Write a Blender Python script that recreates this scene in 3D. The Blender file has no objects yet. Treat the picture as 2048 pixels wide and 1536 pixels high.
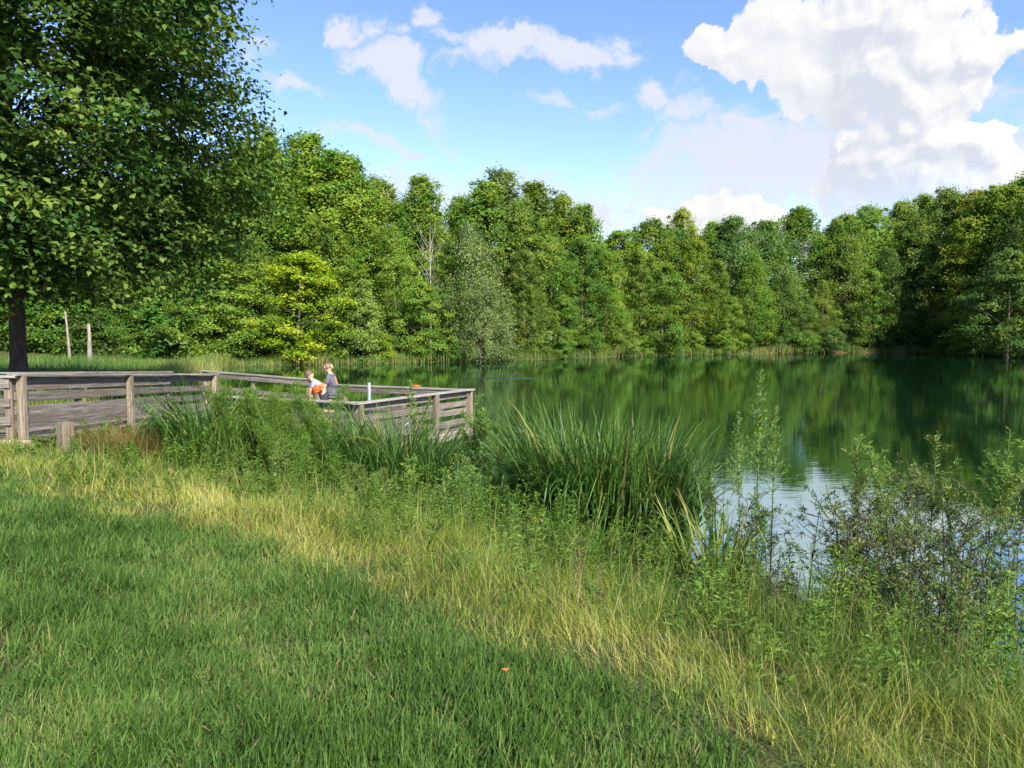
import bpy, bmesh, math, random
import numpy as np
from mathutils import Vector, Matrix

# ------------------------------------------------------------------ camera, sky, sun, exposure
scene = bpy.context.scene
COL = scene.collection
F_PX, PITCH, CAM_H = 1420.0, math.radians(4.15), 3.05
cam_d = bpy.data.cameras.new('camera')
cam_d.sensor_width = 36.0
cam_d.lens = 36.0 * F_PX / 2048.0
cam_d.clip_start, cam_d.clip_end = 0.05, 3000
cam = bpy.data.objects.new('camera', cam_d)
COL.objects.link(cam)
cam.location = (0, 0, CAM_H)
cam.rotation_euler = (math.pi / 2 - PITCH, 0, 0)
scene.camera = cam

SUN_AZ, SUN_EL = math.radians(148), math.radians(40)     # azimuth clockwise from +Y
sun_dir = Vector((math.sin(SUN_AZ) * math.cos(SUN_EL), math.cos(SUN_AZ) * math.cos(SUN_EL), math.sin(SUN_EL)))
sd = bpy.data.lights.new('sun', 'SUN')
sd.energy, sd.angle, sd.color = 4.8, math.radians(3.0), (1.0, 0.93, 0.80)
so = bpy.data.objects.new('sun', sd)
COL.objects.link(so)
so.rotation_euler = (-sun_dir).to_track_quat('-Z', 'Y').to_euler()

vs = scene.view_settings
vs.view_transform, vs.look, vs.gamma, vs.use_curve_mapping = 'Standard', 'None', 1.0, False
vs.exposure = 1.4
SKY_STRENGTH = 0.108
CLOUD_GAIN = 1.0 / 2 ** vs.exposure

scene.render.engine = 'CYCLES'
cy = scene.cycles
cy.use_denoising = True
cy.max_bounces, cy.diffuse_bounces, cy.glossy_bounces, cy.transmission_bounces, cy.transparent_max_bounces = 6, 3, 3, 3, 4
cy.sample_clamp_indirect = 6
cy.caustics_reflective = cy.caustics_refractive = False
cy.use_adaptive_sampling = True
cy.adaptive_threshold = 0.015


def pix_dir(u, v):
    a, b = (u - 1024) / F_PX, (768 - v) / F_PX
    c, s = math.cos(PITCH), math.sin(PITCH)
    return Vector((a, c + b * s, -s + b * c))


def at_y(u, v, y):                      # point on the sight line at depth y
    d = pix_dir(u, v)
    return Vector((0, 0, CAM_H)) + d * (y / d.y)


def azel(u, v):
    d = pix_dir(u, v).normalized()
    return math.atan2(d.x, d.y), math.asin(d.z)


class NB:                               # small node-tree builder
    def __init__(self, nt):
        self.nt = nt
        self.dim = '3D'

    def n(self, t, ins=None, **kw):
        nd = self.nt.nodes.new(t)
        for k, v in kw.items():
            setattr(nd, k, v)
        for k, v in (ins or {}).items():
            sk = nd.inputs[k]
            if isinstance(v, bpy.types.NodeSocket):
                self.nt.links.new(v, sk)
            else:
                sk.default_value = v
        return nd

    def m(self, op, a, b=None, c=None, clamp=False):
        ins = {0: a}
        if b is not None: ins[1] = b
        if c is not None: ins[2] = c
        return self.n('ShaderNodeMath', ins, operation=op, use_clamp=clamp).outputs[0]

    def vm(self, op, a, b=None, out=0):
        ins = {0: a}
        if b is not None: ins[1] = b
        return self.n('ShaderNodeVectorMath', ins, operation=op).outputs[out]

    def noise(self, vec, scale, detail=4.0, rough=0.5, dist=0.0, out='Fac'):
        return self.n('ShaderNodeTexNoise', {'Vector': vec, 'Scale': scale, 'Detail': detail, 'Roughness': rough, 'Distortion': dist}, noise_dimensions=self.dim).outputs[out]

    def step(self, x, lo, hi, a=0.0, b=1.0):
        return self.n('ShaderNodeMapRange', {'Value': x, 'From Min': lo, 'From Max': hi, 'To Min': a, 'To Max': b}, interpolation_type='SMOOTHSTEP').outputs['Result']

    def lin(self, x, lo, hi, a=0.0, b=1.0):
        return self.n('ShaderNodeMapRange', {'Value': x, 'From Min': lo, 'From Max': hi, 'To Min': a, 'To Max': b}).outputs['Result']

    def mix(self, f, a, b, mode='MIX'):
        nd = self.n('ShaderNodeMix', data_type='RGBA', blend_type=mode)
        for i, v in ((0, f), (6, a), (7, b)):
            if isinstance(v, bpy.types.NodeSocket): self.nt.links.new(v, nd.inputs[i])
            else: nd.inputs[i].default_value = v if i == 0 else (*v[:3], 1)
        return nd.outputs[2]


def build_world():
    w = bpy.data.worlds.new('World')
    scene.world = w
    w.use_nodes = True
    nt = w.node_tree
    nt.nodes.clear()
    B = NB(nt)
    B.dim = '2D'
    sky = B.n('ShaderNodeTexSky', sky_type='NISHITA', sun_disc=False, sun_elevation=SUN_EL, sun_rotation=SUN_AZ,
              altitude=100.0, air_density=1.15, dust_density=0.35, ozone_density=2.2)
    skyc = B.n('ShaderNodeHueSaturation', {'Hue': 0.519, 'Saturation': 1.18, 'Value': SKY_STRENGTH, 'Color': sky.outputs[0]}).outputs[0]
    g = B.n('ShaderNodeTexCoord').outputs['Generated']
    d = B.vm('NORMALIZE', g)
    s = B.n('ShaderNodeSeparateXYZ', {0: d})
    az = B.m('ARCTAN2', s.outputs[0], s.outputs[1])
    el = B.m('ARCSINE', s.outputs[2])
    P = B.n('ShaderNodeCombineXYZ', {0: az, 1: el, 2: 0.0}).outputs[0]

    def blob(vec, u, v, ru, rv, rot=0.0):
        a, e = azel(u, v)
        mp = B.n('ShaderNodeMapping', {'Vector': vec, 'Location': (a, e, 0), 'Rotation': (0, 0, math.radians(rot)),
                                       'Scale': (ru / F_PX, rv / F_PX, 1)}, vector_type='TEXTURE')
        return B.m('SUBTRACT', 1.0, B.vm('LENGTH', mp.outputs[0], out='Value'))

    # --- thin, wind-drawn clouds
    n1 = B.noise(P, 5.0, 6, 0.6, out='Color')
    off = B.vm('SCALE', B.vm('SUBTRACT', n1, (0.5, 0.5, 0.5)))
    off.node.inputs['Scale'].default_value = 0.16
    Pd = B.vm('ADD', P, off)
    thin = [(705, 48, 50, 30, 0, .85), (850, 18, 55, 32, 0, .8), (905, 62, 70, 26, 0, .6), (1010, 85, 90, 34, -8, .95), (1120, 95, 130, 34, 6, .95),
            (1215, 60, 70, 42, 0, .6), (785, 140, 100, 62, -35, .95), (840, 215, 140, 46, -55, .42), (600, 178, 90, 22, -8, .6), (760, 312, 120, 26, -8, .65),
            (1065, 212, 60, 22, -25, .5), (1190, 218, 80, 20, 0, .4), (1305, 190, 62, 44, 0, .85), (1350, 260, 90, 100, -50, .55), (1440, 330, 230, 90, 0, .75),
            (1180, 395, 120, 26, 0, .85), (1560, 360, 300, 110, 0, .75), (1000, 400, 420, 60, 0, .6), (1650, 250, 60, 40, 0, .3), (930, 118, 90, 20, 10, .5),
            (2010, 240, 120, 90, 0, .35), (1320, 400, 420, 90, 0, .55), (780, 55, 50, 20, 0, .5), (2030, 380, 160, 120, 0, .6), (505, 85, 50, 35, 0, .4)]
    acc = None
    for (u, v, ru, rv, rot, a) in thin:
        f = B.m('MULTIPLY', B.step(blob(Pd, u, v, ru * 1.25, rv * 1.35, rot), 0.0, 0.85), a)
        acc = f if acc is None else B.m('MAXIMUM', acc, f)
    stretch = B.vm('MULTIPLY', Pd, (1.0, 2.2, 1.0))
    fib = B.noise(stretch, 17.0, 8, 0.62, 0.6)
    # elsewhere: a scatter of the same thin cloud over the rest of the sky
    zz = B.m('MAXIMUM', B.m('ADD', s.outputs[2], 0.12), 0.05)
    lay = B.n('ShaderNodeCombineXYZ', {0: B.m('DIVIDE', s.outputs[0], zz), 1: B.m('DIVIDE', s.outputs[1], zz), 2: 0.0}).outputs[0]
    rest = B.step(B.noise(lay, 0.9, 7, 0.58, 0.4), 0.56, 0.78, 0.0, 0.75)
    thinm = B.m('MULTIPLY', B.step(B.m('ADD', acc, B.m('MULTIPLY', B.m('SUBTRACT', fib, 0.5), 1.15)), 0.08, 0.80), 0.95)
    thinm = B.m('MULTIPLY', thinm, B.step(acc, 0.0, 0.12))
    c1 = B.mix(thinm, skyc, (0.82 * CLOUD_GAIN, 0.85 * CLOUD_GAIN, 0.95 * CLOUD_GAIN))

    # --- the towering cumulus and the small one at the tree line
    tower = [(1470, 92, 95, 42, 0), (1560, 55, 95, 70, 0), (1600, 150, 150, 72, -14), (1690, 45, 150, 90, 0), (1800, 50, 120, 75, 0), (1760, 150, 170, 100, -12), (1880, 105, 110, 68, 0),
             (1960, 102, 60, 42, 0), (1850, 190, 120, 90, 0), (1810, 260, 120, 80, 0), (1870, 300, 110, 75, 0), (1770, 330, 85, 90, 0), (1830, 380, 130, 110, 0),
             (1955, 300, 60, 52, 0), (1930, 380, 120, 80, 0), (1720, 400, 80, 90, 0), (1980, 430, 200, 110, 0), (1690, 275, 22, 34, 0),
             (1320, 452, 42, 46, 0), (1420, 425, 45, 44, 0), (1480, 430, 55, 40, 0), (1540, 452, 60, 44, 0), (1430, 470, 190, 46, 0), (1600, 470, 90, 40, 0)]

    def cumulus(vec):
        o1 = B.vm('SUBTRACT', B.noise(vec, 9.0, 3, 0.5, out='Color'), (0.5, 0.5, 0.5))
        o2 = B.vm('SUBTRACT', B.noise(vec, 34.0, 6, 0.62, out='Color'), (0.5, 0.5, 0.5))
        k1 = B.vm('SCALE', o1); k1.node.inputs['Scale'].default_value = 0.055
        k2 = B.vm('SCALE', o2); k2.node.inputs['Scale'].default_value = 0.026
        q = B.vm('ADD', B.vm('ADD', vec, k1), k2)
        f = None
        for b in tower:
            x = blob(q, b[0], b[1], b[2] * 1.03, b[3] * 1.03, b[4])
            f = x if f is None else B.n('ShaderNodeMath', {0: f, 1: x, 2: 0.10}, operation='SMOOTH_MAX').outputs[0]
        v1 = B.n('ShaderNodeTexVoronoi', {'Vector': q, 'Scale': 20.0, 'Smoothness': 0.35}, feature='SMOOTH_F1', voronoi_dimensions='2D').outputs['Distance']
        v2 = B.n('ShaderNodeTexVoronoi', {'Vector': q, 'Scale': 52.0, 'Smoothness': 0.35}, feature='SMOOTH_F1', voronoi_dimensions='2D').outputs['Distance']
        bil = B.m('ADD', B.m('MULTIPLY', B.m('SUBTRACT', 0.45, v1), 0.42), B.m('MULTIPLY', B.m('SUBTRACT', 0.45, v2), 0.20))
        fine = B.m('MULTIPLY', B.m('SUBTRACT', B.noise(q, 90.0, 5, 0.65), 0.5), 0.22)
        return B.m('ADD', B.m('ADD', f, bil), fine)

    Da = cumulus(P)
    Db = cumulus(B.vm('ADD', P, (0.0085, 0.0105, 0.0)))
    mask = B.step(Da, 0.15, 0.29)
    slope = B.m('SUBTRACT', Da, Db)
    big = B.noise(P, 7.0, 4, 0.55)
    # broad form: sunlight painted at right and top, shade on the left flank
    a0, e0 = azel(1640, 330)
    side = B.m('ADD', B.m('MULTIPLY', B.m('SUBTRACT', az, a0), 3.2), B.m('MULTIPLY', B.m('SUBTRACT', el, e0), 2.6))
    low = B.step(el, azel(1430, 480)[1], azel(1430, 400)[1])
    lit = B.m('ADD', B.m('ADD', B.m('MULTIPLY', slope, 2.5), B.m('MULTIPLY', B.m('SUBTRACT', big, 0.5), 0.9)), B.m('ADD', side, -0.05))
    lit = B.m('MAXIMUM', lit, B.m('MULTIPLY', B.m('SUBTRACT', 1.0, B.step(az, azel(1600, 450)[0], azel(1680, 450)[0])), B.m('ADD', 0.75, slope)))
    shade = B.lin(lit, -0.60, 1.20)
    cc = B.mix(shade, (0.56 * CLOUD_GAIN, 0.63 * CLOUD_GAIN, 0.79 * CLOUD_GAIN), (1.03 * CLOUD_GAIN, 1.02 * CLOUD_GAIN, 1.0 * CLOUD_GAIN))
    # towards the tree line the tower dissolves into the bright horizon air
    fade = B.step(el, azel(1750, 470)[1], azel(1750, 300)[1], 0.55, 1.0)
    fade = B.m('MAXIMUM', fade, B.m('SUBTRACT', 1.0, B.step(az, azel(1600, 450)[0], azel(1660, 450)[0])))
    c2 = B.mix(B.m('MULTIPLY', mask, fade), c1, cc)
    # this quarter of the sky carries the shaped clouds, the rest a plain scatter of thin cloud
    near_box = B.m('MULTIPLY', B.m('LESS_THAN', B.m('ABSOLUTE', az), 0.95), B.m('LESS_THAN', el, 0.75))
    near_box = B.m('MULTIPLY', near_box, B.m('GREATER_THAN', el, -0.02))
    bgA = B.n('ShaderNodeBackground', {'Color': B.mix(rest, skyc, (0.82 * CLOUD_GAIN, 0.85 * CLOUD_GAIN, 0.95 * CLOUD_GAIN)), 'Strength': 1.0})
    bgB = B.n('ShaderNodeBackground', {'Color': c2, 'Strength': 1.0})
    mixw = B.n('ShaderNodeMixShader', {0: near_box, 1: bgA.outputs[0], 2: bgB.outputs[0]})
    out = B.n('ShaderNodeOutputWorld', {'Surface': mixw.outputs[0]})


build_world()
scene.world.cycles.sampling_method = 'MANUAL'
scene.world.cycles.sample_map_resolution = 256

# ------------------------------------------------------------------ helpers
rng = np.random.default_rng(7)
random.seed(7)


def mesh_np(name, verts, quads=None, tris=None, tint=None, mat=None, smooth=False):
    me = bpy.data.meshes.new(name)
    verts = np.asarray(verts, np.float32).reshape(-1, 3)
    nq = 0 if quads is None else len(quads)
    nt_ = 0 if tris is None else len(tris)
    me.vertices.add(len(verts))
    me.vertices.foreach_set('co', verts.ravel())
    loops, starts, totals = [], [], []
    if nq:
        loops.append(np.asarray(quads, np.int32).ravel())
        starts.append(np.arange(nq, dtype=np.int32) * 4)
    if nt_:
        loops.append(np.asarray(tris, np.int32).ravel())
        starts.append(nq * 4 + np.arange(nt_, dtype=np.int32) * 3)
    lp = np.concatenate(loops)
    me.loops.add(len(lp))
    me.loops.foreach_set('vertex_index', lp)
    me.polygons.add(nq + nt_)
    me.polygons.foreach_set('loop_start', np.concatenate(starts))
    if smooth:
        me.polygons.foreach_set('use_smooth', np.ones(nq + nt_, bool))
    me.update(calc_edges=True)
    if tint is not None:
        at = me.attributes.new('tint', 'FLOAT', 'POINT')
        at.data.foreach_set('value', np.asarray(tint, np.float32))
    if mat: me.materials.append(mat)
    return me


def link(name, me, parent=None, loc=None):
    o = bpy.data.objects.new(name, me)
    COL.objects.link(o)
    if parent is not None: o.parent = parent
    if loc is not None: o.location = loc
    return o


def tag(o, label=None, cat=None, group=None, kind=None):
    if label: o['label'] = label
    if cat: o['category'] = cat
    if group: o['group'] = group
    if kind: o['kind'] = kind
    return o


def empty(name, loc, rz=0.0):
    o = bpy.data.objects.new(name, None)
    COL.objects.link(o)
    o.empty_display_size = 0.2
    o.location = loc
    o.rotation_euler = (0, 0, rz)
    return o


def copy_tree(o, parent=None):
    c = o.copy()
    COL.objects.link(c)
    c.parent = parent
    for ch in o.children:
        copy_tree(ch, c)
    return c


_ng = np.random.default_rng(99).random((64, 64))


def vnoise(x, y, f=1.0):
    x, y = np.asarray(x) * f + 1000.3, np.asarray(y) * f + 1000.7
    xi, yi = np.floor(x).astype(int), np.floor(y).astype(int)
    fx, fy = x - xi, y - yi
    fx, fy = fx * fx * (3 - 2 * fx), fy * fy * (3 - 2 * fy)
    g = lambda a, b: _ng[a % 64, b % 64]
    return (g(xi, yi) * (1 - fx) + g(xi + 1, yi) * fx) * (1 - fy) + (g(xi, yi + 1) * (1 - fx) + g(xi + 1, yi + 1) * fx) * fy


# ------------------------------------------------------------------ materials
def new_mat(name):
    m = bpy.data.materials.new(name)
    m.use_nodes = True
    m.node_tree.nodes.clear()
    return m, NB(m.node_tree)


def leaf_mat(name, color=None, transl=0.35, spec=0.25, rough=0.5, hue=0.035, val=(0.6, 1.35), ramp=None):
    m, B = new_mat(name)
    t = B.n('ShaderNodeAttribute', attribute_name='tint').outputs['Fac']
    if ramp:
        r = B.n('ShaderNodeValToRGB', {'Fac': t})
        e = r.color_ramp.elements
        while len(e) < len(ramp): e.new(0.5)
        for k, (p, c) in enumerate(ramp):
            e[k].position, e[k].color = p, (*c, 1)
        base = r.outputs[0]
    else:
        src = B.n('ShaderNodeObjectInfo').outputs['Color'] if color is None else B.n('ShaderNodeRGB').outputs[0]
        if color is not None: src.default_value = (*color, 1)
        base = B.n('ShaderNodeHueSaturation', {'Hue': B.lin(t, 0, 1, 0.5 + hue, 0.5 - hue), 'Saturation': 1.0,
                                              'Value': B.lin(t, 0, 1, val[0], val[1]), 'Color': src}).outputs[0]
    p = B.n('ShaderNodeBsdfPrincipled', {'Base Color': base, 'Roughness': rough, 'Specular IOR Level': spec})
    tcol = B.mix(1.0, base, (1.25, 1.15, 0.6), 'MULTIPLY')
    tr = B.n('ShaderNodeBsdfTranslucent', {'Color': tcol})
    mx = B.n('ShaderNodeMixShader', {0: transl, 1: p.outputs[0], 2: tr.outputs[0]})
    B.n('ShaderNodeOutputMaterial', {'Surface': mx.outputs[0]})
    return m


def solid_mat(name, c1, c2, scale=6.0, stretch=(1, 1, 1), rough=0.8, bump=0.3, spec=0.3, metallic=0.0, c3=None):
    m, B = new_mat(name)
    tc = B.n('ShaderNodeTexCoord').outputs['Object']
    rnd = B.n('ShaderNodeObjectInfo').outputs['Random']
    v = B.vm('ADD', B.vm('MULTIPLY', tc, stretch), B.n('ShaderNodeCombineXYZ', {0: B.m('MULTIPLY', rnd, 37.0), 1: B.m('MULTIPLY', rnd, 91.0), 2: rnd}).outputs[0])
    a = B.noise(v, scale, 6, 0.6)
    b = B.noise(v, scale * 5, 4, 0.6)
    f = B.step(B.m('ADD', B.m('MULTIPLY', a, 0.7), B.m('MULTIPLY', b, 0.3)), 0.36, 0.64)
    col = B.mix(f, c1, c2)
    if c3:
        col = B.mix(B.step(B.noise(B.vm('ADD', v, (5, 5, 5)), scale * 0.4, 4, 0.6), 0.5, 0.7), col, c3)
    hv = B.n('ShaderNodeHueSaturation', {'Hue': 0.5, 'Saturation': 1.0, 'Value': B.lin(rnd, 0, 1, 0.78, 1.18), 'Color': col}).outputs[0]
    p = B.n('ShaderNodeBsdfPrincipled', {'Base Color': hv, 'Roughness': rough, 'Specular IOR Level': spec, 'Metallic': metallic})
    if bump:
        bp = B.n('ShaderNodeBump', {'Strength': bump, 'Distance': 0.01, 'Height': f})
        B.nt.links.new(bp.outputs[0], p.inputs['Normal'])
    B.n('ShaderNodeOutputMaterial', {'Surface': p.outputs[0]})
    return m


M = {}
M['leaf'] = leaf_mat('tree_leaf', transl=0.48, spec=0.15)
M['needle'] = leaf_mat('cedar_leaf', transl=0.15, spec=0.1, hue=0.02)
M['bigleaf'] = leaf_mat('sweetgum_leaf', transl=0.36, spec=0.14, rough=0.5, val=(0.5, 1.5))
M['bark'] = solid_mat('bark', (0.06, 0.045, 0.035), (0.16, 0.13, 0.10), 3.0, (3, 3, 0.6), 0.9, 0.6)
M['barkdark'] = solid_mat('bark_dark', (0.03, 0.022, 0.018), (0.085, 0.068, 0.055), 5.0, (3, 3, 0.5), 0.9, 0.9)
M['barkpale'] = solid_mat('bark_pale', (0.12, 0.105, 0.085), (0.22, 0.20, 0.165), 3.0, (2, 2, 0.5), 0.85, 0.4)
M['barkgrey'] = solid_mat('bark_grey', (0.16, 0.14, 0.12), (0.30, 0.27, 0.23), 3.0, (2, 2, 0.5), 0.85, 0.4)
M['wood'] = solid_mat('weathered_wood', (0.070, 0.060, 0.050), (0.200, 0.182, 0.160), 5.0, (0.35, 7, 7), 0.85, 0.6, c3=(0.16, 0.11, 0.072))
M['woodcap'] = solid_mat('weathered_cap', (0.14, 0.128, 0.115), (0.32, 0.30, 0.275), 5.0, (0.3, 6, 6), 0.85, 0.5, c3=(0.22, 0.185, 0.145))
M['woodpost'] = solid_mat('weathered_post', (0.10, 0.078, 0.058), (0.27, 0.22, 0.168), 5.0, (0.35, 7, 7), 0.85, 0.6, c3=(0.20, 0.165, 0.085))
M['metal'] = solid_mat('galvanised', (0.30, 0.33, 0.37), (0.45, 0.48, 0.52), 8, (1, 1, 1), 0.45, 0.05, 0.5, 0.6)
M['concrete'] = solid_mat('concrete', (0.33, 0.26, 0.17), (0.50, 0.41, 0.29), 9, (1, 1, 1), 0.9, 0.3)
M['lawn'] = leaf_mat('lawn_blade', transl=0.34, spec=0.12, rough=0.5, ramp=[(0.0, (0.024, 0.060, 0.011)), (0.35, (0.054, 0.117, 0.020)), (0.62, (0.098, 0.170, 0.035)), (0.80, (0.155, 0.200, 0.054)), (0.92, (0.23, 0.19, 0.095)), (1.0, (0.28, 0.22, 0.12))])
M['straw'] = leaf_mat('tall_grass_blade', transl=0.32, spec=0.2, rough=0.5, ramp=[(0.0, (0.045, 0.105, 0.018)), (0.30, (0.110, 0.170, 0.028)), (0.55, (0.215, 0.245, 0.042)), (0.78, (0.32, 0.315, 0.080)), (0.92, (0.38, 0.33, 0.15)), (1.0, (0.24, 0.15, 0.07))])
M['under'] = leaf_mat('undergrowth_leaf', transl=0.38, spec=0.15, ramp=[(0.0, (0.055, 0.120, 0.018)), (0.5, (0.125, 0.215, 0.034)), (0.8, (0.20, 0.25, 0.05)), (1.0, (0.28, 0.22, 0.08))])
M['iris'] = leaf_mat('iris_leaf', transl=0.34, spec=0.25, rough=0.42, ramp=[(0.0, (0.022, 0.062, 0.012)), (0.4, (0.050, 0.118, 0.020)), (0.75, (0.100, 0.185, 0.036)), (0.92, (0.17, 0.235, 0.06)), (0.97, (0.30, 0.27, 0.07)), (1.0, (0.30, 0.20, 0.09))])
M['weed'] = leaf_mat('weed_leaf', transl=0.35, spec=0.2)
M['farreed'] = leaf_mat('far_reed', transl=0.3, spec=0.2, ramp=[(0.0, (0.03, 0.085, 0.018)), (0.5, (0.085, 0.17, 0.03)), (0.8, (0.19, 0.23, 0.05)), (1.0, (0.38, 0.28, 0.12))])
M['twig'] = solid_mat('twig', (0.035, 0.032, 0.018), (0.09, 0.08, 0.045), 6, (1, 1, 1), 0.85, 0.0)
M['stem'] = solid_mat('green_stem', (0.06, 0.12, 0.03), (0.13, 0.20, 0.06), 6, (1, 1, 1), 0.7, 0.0)
M['deadstalk'] = solid_mat('dead_stalk', (0.09, 0.05, 0.03), (0.21, 0.125, 0.075), 30, (1, 1, 1), 0.9, 0.0)


def plain(name, c, rough=0.7, spec=0.3, var=0.12, scale=14):
    return solid_mat(name, tuple(x * (1 - var) for x in c), tuple(x * (1 + var) for x in c), scale, (1, 1, 1), rough, 0.15, spec)


# ------------------------------------------------------------------ terrain
far_u = [(430, 62), (560, 66), (700, 69), (880, 72), (1000, 76), (1100, 81), (1300, 92), (1500, 100), (1700, 106), (1850, 104), (1960, 96), (2048, 86)]
shore = [(9.5, 2.0), (7.2, 3.4), (5.5, 5.0), (4.2, 6.2), (3.0, 7.5), (1.6, 8.7), (0.0, 10.0), (-2.5, 12.0), (-5.0, 14.0), (-7.0, 15.2), (-9.2, 16.4), (-11.5, 19), (-13.5, 24), (-15.5, 33), (-19, 45), (-23, 55)]
shore += [((u - 1024) / F_PX * y, y) for u, y in far_u]
shore += [(70, 70), (74, 48), (66, 20), (48, 0), (28, -7), (15, -2.5)]
# round the corners and roughen
P0 = np.array(shore, float)
for _ in range(2):
    nx = np.roll(P0, -1, axis=0)
    P0 = np.stack([P0 * 0.75 + nx * 0.25, P0 * 0.25 + nx * 0.75], 1).reshape(-1, 2)
SH = P0


def shore_sd(x, y):                      # >0 on land, <0 in the lake
    x, y = np.asarray(x, float), np.asarray(y, float)
    best = np.full(x.shape, 1e9)
    inside = np.zeros(x.shape, bool)
    n = len(SH)
    for i in range(n):
        ax, ay = SH[i]
        bx, by = SH[(i + 1) % n]
        dx, dy = bx - ax, by - ay
        t = np.clip(((x - ax) * dx + (y - ay) * dy) / (dx * dx + dy * dy + 1e-12), 0, 1)
        best = np.minimum(best, np.hypot(x - ax - t * dx, y - ay - t * dy))
        if abs(dy) > 1e-12:
            c = ((ay > y) != (by > y)) & (x < (bx - ax) * (y - ay) / dy + ax)
            inside ^= c
    return np.where(inside, -best, best)


def sstep(x, a, b):
    t = np.clip((np.asarray(x) - a) / (b - a), 0, 1)
    return t * t * (3 - 2 * t)


def ground(x, y):
    x, y = np.asarray(x, float), np.asarray(y, float)
    d = shore_sd(x, y)
    amp = 0.35 * sstep(np.abs(d), 0, 1.0) + 0.15
    d = d + (vnoise(x, y, 0.9) - 0.5) * amp
    near = np.interp(d, [-6, -1.5, 0, 0.7, 2.8, 4.4, 6.5, 14, 60, 400], [-1.6, -0.5, 0.0, 0.22, 0.95, 1.28, 1.45, 1.60, 3.0, 6.0])
    far = np.interp(d, [-6, -1.5, 0, 0.5, 2.0, 6.0, 16, 40, 100, 500], [-1.8, -0.6, 0.0, 0.22, 0.45, 0.80, 2.4, 8.0, 15.0, 30.0])
    flat_ = np.interp(d, [-6, -1.5, 0, 0.5, 2.0, 6.0, 16, 40, 100, 500], [-1.8, -0.6, 0.0, 0.22, 0.45, 0.65, 1.0, 2.2, 9.0, 25.0])
    wl = sstep(-x, 10, 22)
    far = far * (1 - wl) + flat_ * wl
    w = sstep(y, 14, 30)
    z = near * (1 - w) + far * w
    z = z + (vnoise(x, y, 2.3) - 0.5) * 0.05 + (vnoise(x, y, 0.35) - 0.5) * 0.10 * sstep(d, 0.5, 4)
    return z


def gz(x, y):
    return float(ground(np.array([x]), np.array([y]))[0])


def spot(u, y):                          # ground point seen in column u at depth y
    x = (u - 1024) / F_PX * y
    return Vector((x, y, gz(x, y)))


def axis(lo, hi, fine0, fine1, step, grow=1.09):
    a = list(np.arange(fine0, fine1 + 1e-6, step))
    s, p = step, fine1
    while p < hi:
        s *= grow; p += s; a.append(p)
    s, p = step, fine0
    while p > lo:
        s *= grow; p -= s; a.insert(0, p)
    return np.array(a)


gx, gy = axis(-700, 800, -13, 9, 0.16), axis(-300, 900, 0, 17, 0.16)
XX, YY = np.meshgrid(gx, gy)
ZZ = ground(XX.ravel(), YY.ravel())
idx = np.arange(len(gx) * len(gy)).reshape(len(gy), len(gx))
gq = np.stack([idx[:-1, :-1], idx[:-1, 1:], idx[1:, 1:], idx[1:, :-1]], -1).reshape(-1, 4)
SD = shore_sd(XX.ravel(), YY.ravel())

mg, B = new_mat('earth')
t = B.n('ShaderNodeAttribute', attribute_name='tint').outputs['Fac']
pos = B.n('ShaderNodeNewGeometry').outputs['Position']
na = B.noise(pos, 1.7, 6, 0.6)
nb = B.noise(pos, 40.0, 4, 0.65)
thatch = B.mix(B.step(nb, 0.35, 0.65), (0.032, 0.034, 0.014), (0.085, 0.075, 0.036))
grassy = B.mix(B.step(nb, 0.35, 0.65), (0.030, 0.060, 0.014), (0.075, 0.095, 0.030))
base = B.mix(B.step(na, 0.4, 0.65), grassy, thatch)
mud = B.mix(B.step(nb, 0.3, 0.7), (0.10, 0.060, 0.032), (0.24, 0.145, 0.080))
litter = B.mix(B.step(nb, 0.3, 0.7), (0.030, 0.024, 0.014), (0.075, 0.055, 0.030))
sp = B.n('ShaderNodeSeparateXYZ', {0: pos})
wood = B.step(B.m('ADD', t, B.m('MULTIPLY', na, 2.0)), 9.0, 12.0)
wood = B.m('MULTIPLY', wood, B.step(sp.outputs[1], 60, 72))
base = B.mix(wood, base, litter)
shorem = B.m('SUBTRACT', 1.0, B.step(B.m('ADD', t, B.m('MULTIPLY', na, 0.6)), 0.45, 0.95))
beach = B.n('ShaderNodeMapping', {'Vector': pos, 'Location': (53, 107, 0), 'Scale': (8, 5, 1000)}, vector_type='TEXTURE').outputs[0]
shorem = B.m('MAXIMUM', B.m('MULTIPLY', shorem, 0.12), B.step(B.m('SUBTRACT', 1.25, B.vm('LENGTH', beach, out='Value')), 0.2, 0.4))
base = B.mix(shorem, base, mud)
pr = B.n('ShaderNodeBsdfPrincipled', {'Base Color': base, 'Roughness': 0.95, 'Specular IOR Level': 0.1})
bp = B.n('ShaderNodeBump', {'Strength': 0.6, 'Distance': 0.03, 'Height': nb})
B.nt.links.new(bp.outputs[0], pr.inputs['Normal'])
B.n('ShaderNodeOutputMaterial', {'Surface': pr.outputs[0]})
M['earth'] = mg
gme = mesh_np('ground', np.stack([XX.ravel(), YY.ravel(), ZZ], 1), quads=gq, tint=SD, mat=mg, smooth=True)
tag(link('ground', gme), 'sloping grassy ground around the lake', kind='structure')

# --- water
mw, B = new_mat('lake_water')
pos = B.n('ShaderNodeNewGeometry').outputs['Position']
w1 = B.noise(B.vm('MULTIPLY', pos, (0.55, 1.5, 1)), 1.3, 3, 0.5, 0.4)
w2 = B.noise(B.vm('MULTIPLY', pos, (0.7, 2.2, 1)), 5.5, 2, 0.5, 0.2)
gust = B.step(B.noise(B.vm('MULTIPLY', pos, (0.3, 1, 1)), 0.09, 3, 0.5), 0.35, 0.7, 0.45, 1.0)
h = B.m('MULTIPLY', B.m('ADD', B.m('MULTIPLY', w1, 0.7), B.m('MULTIPLY', w2, 0.22)), gust)


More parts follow.
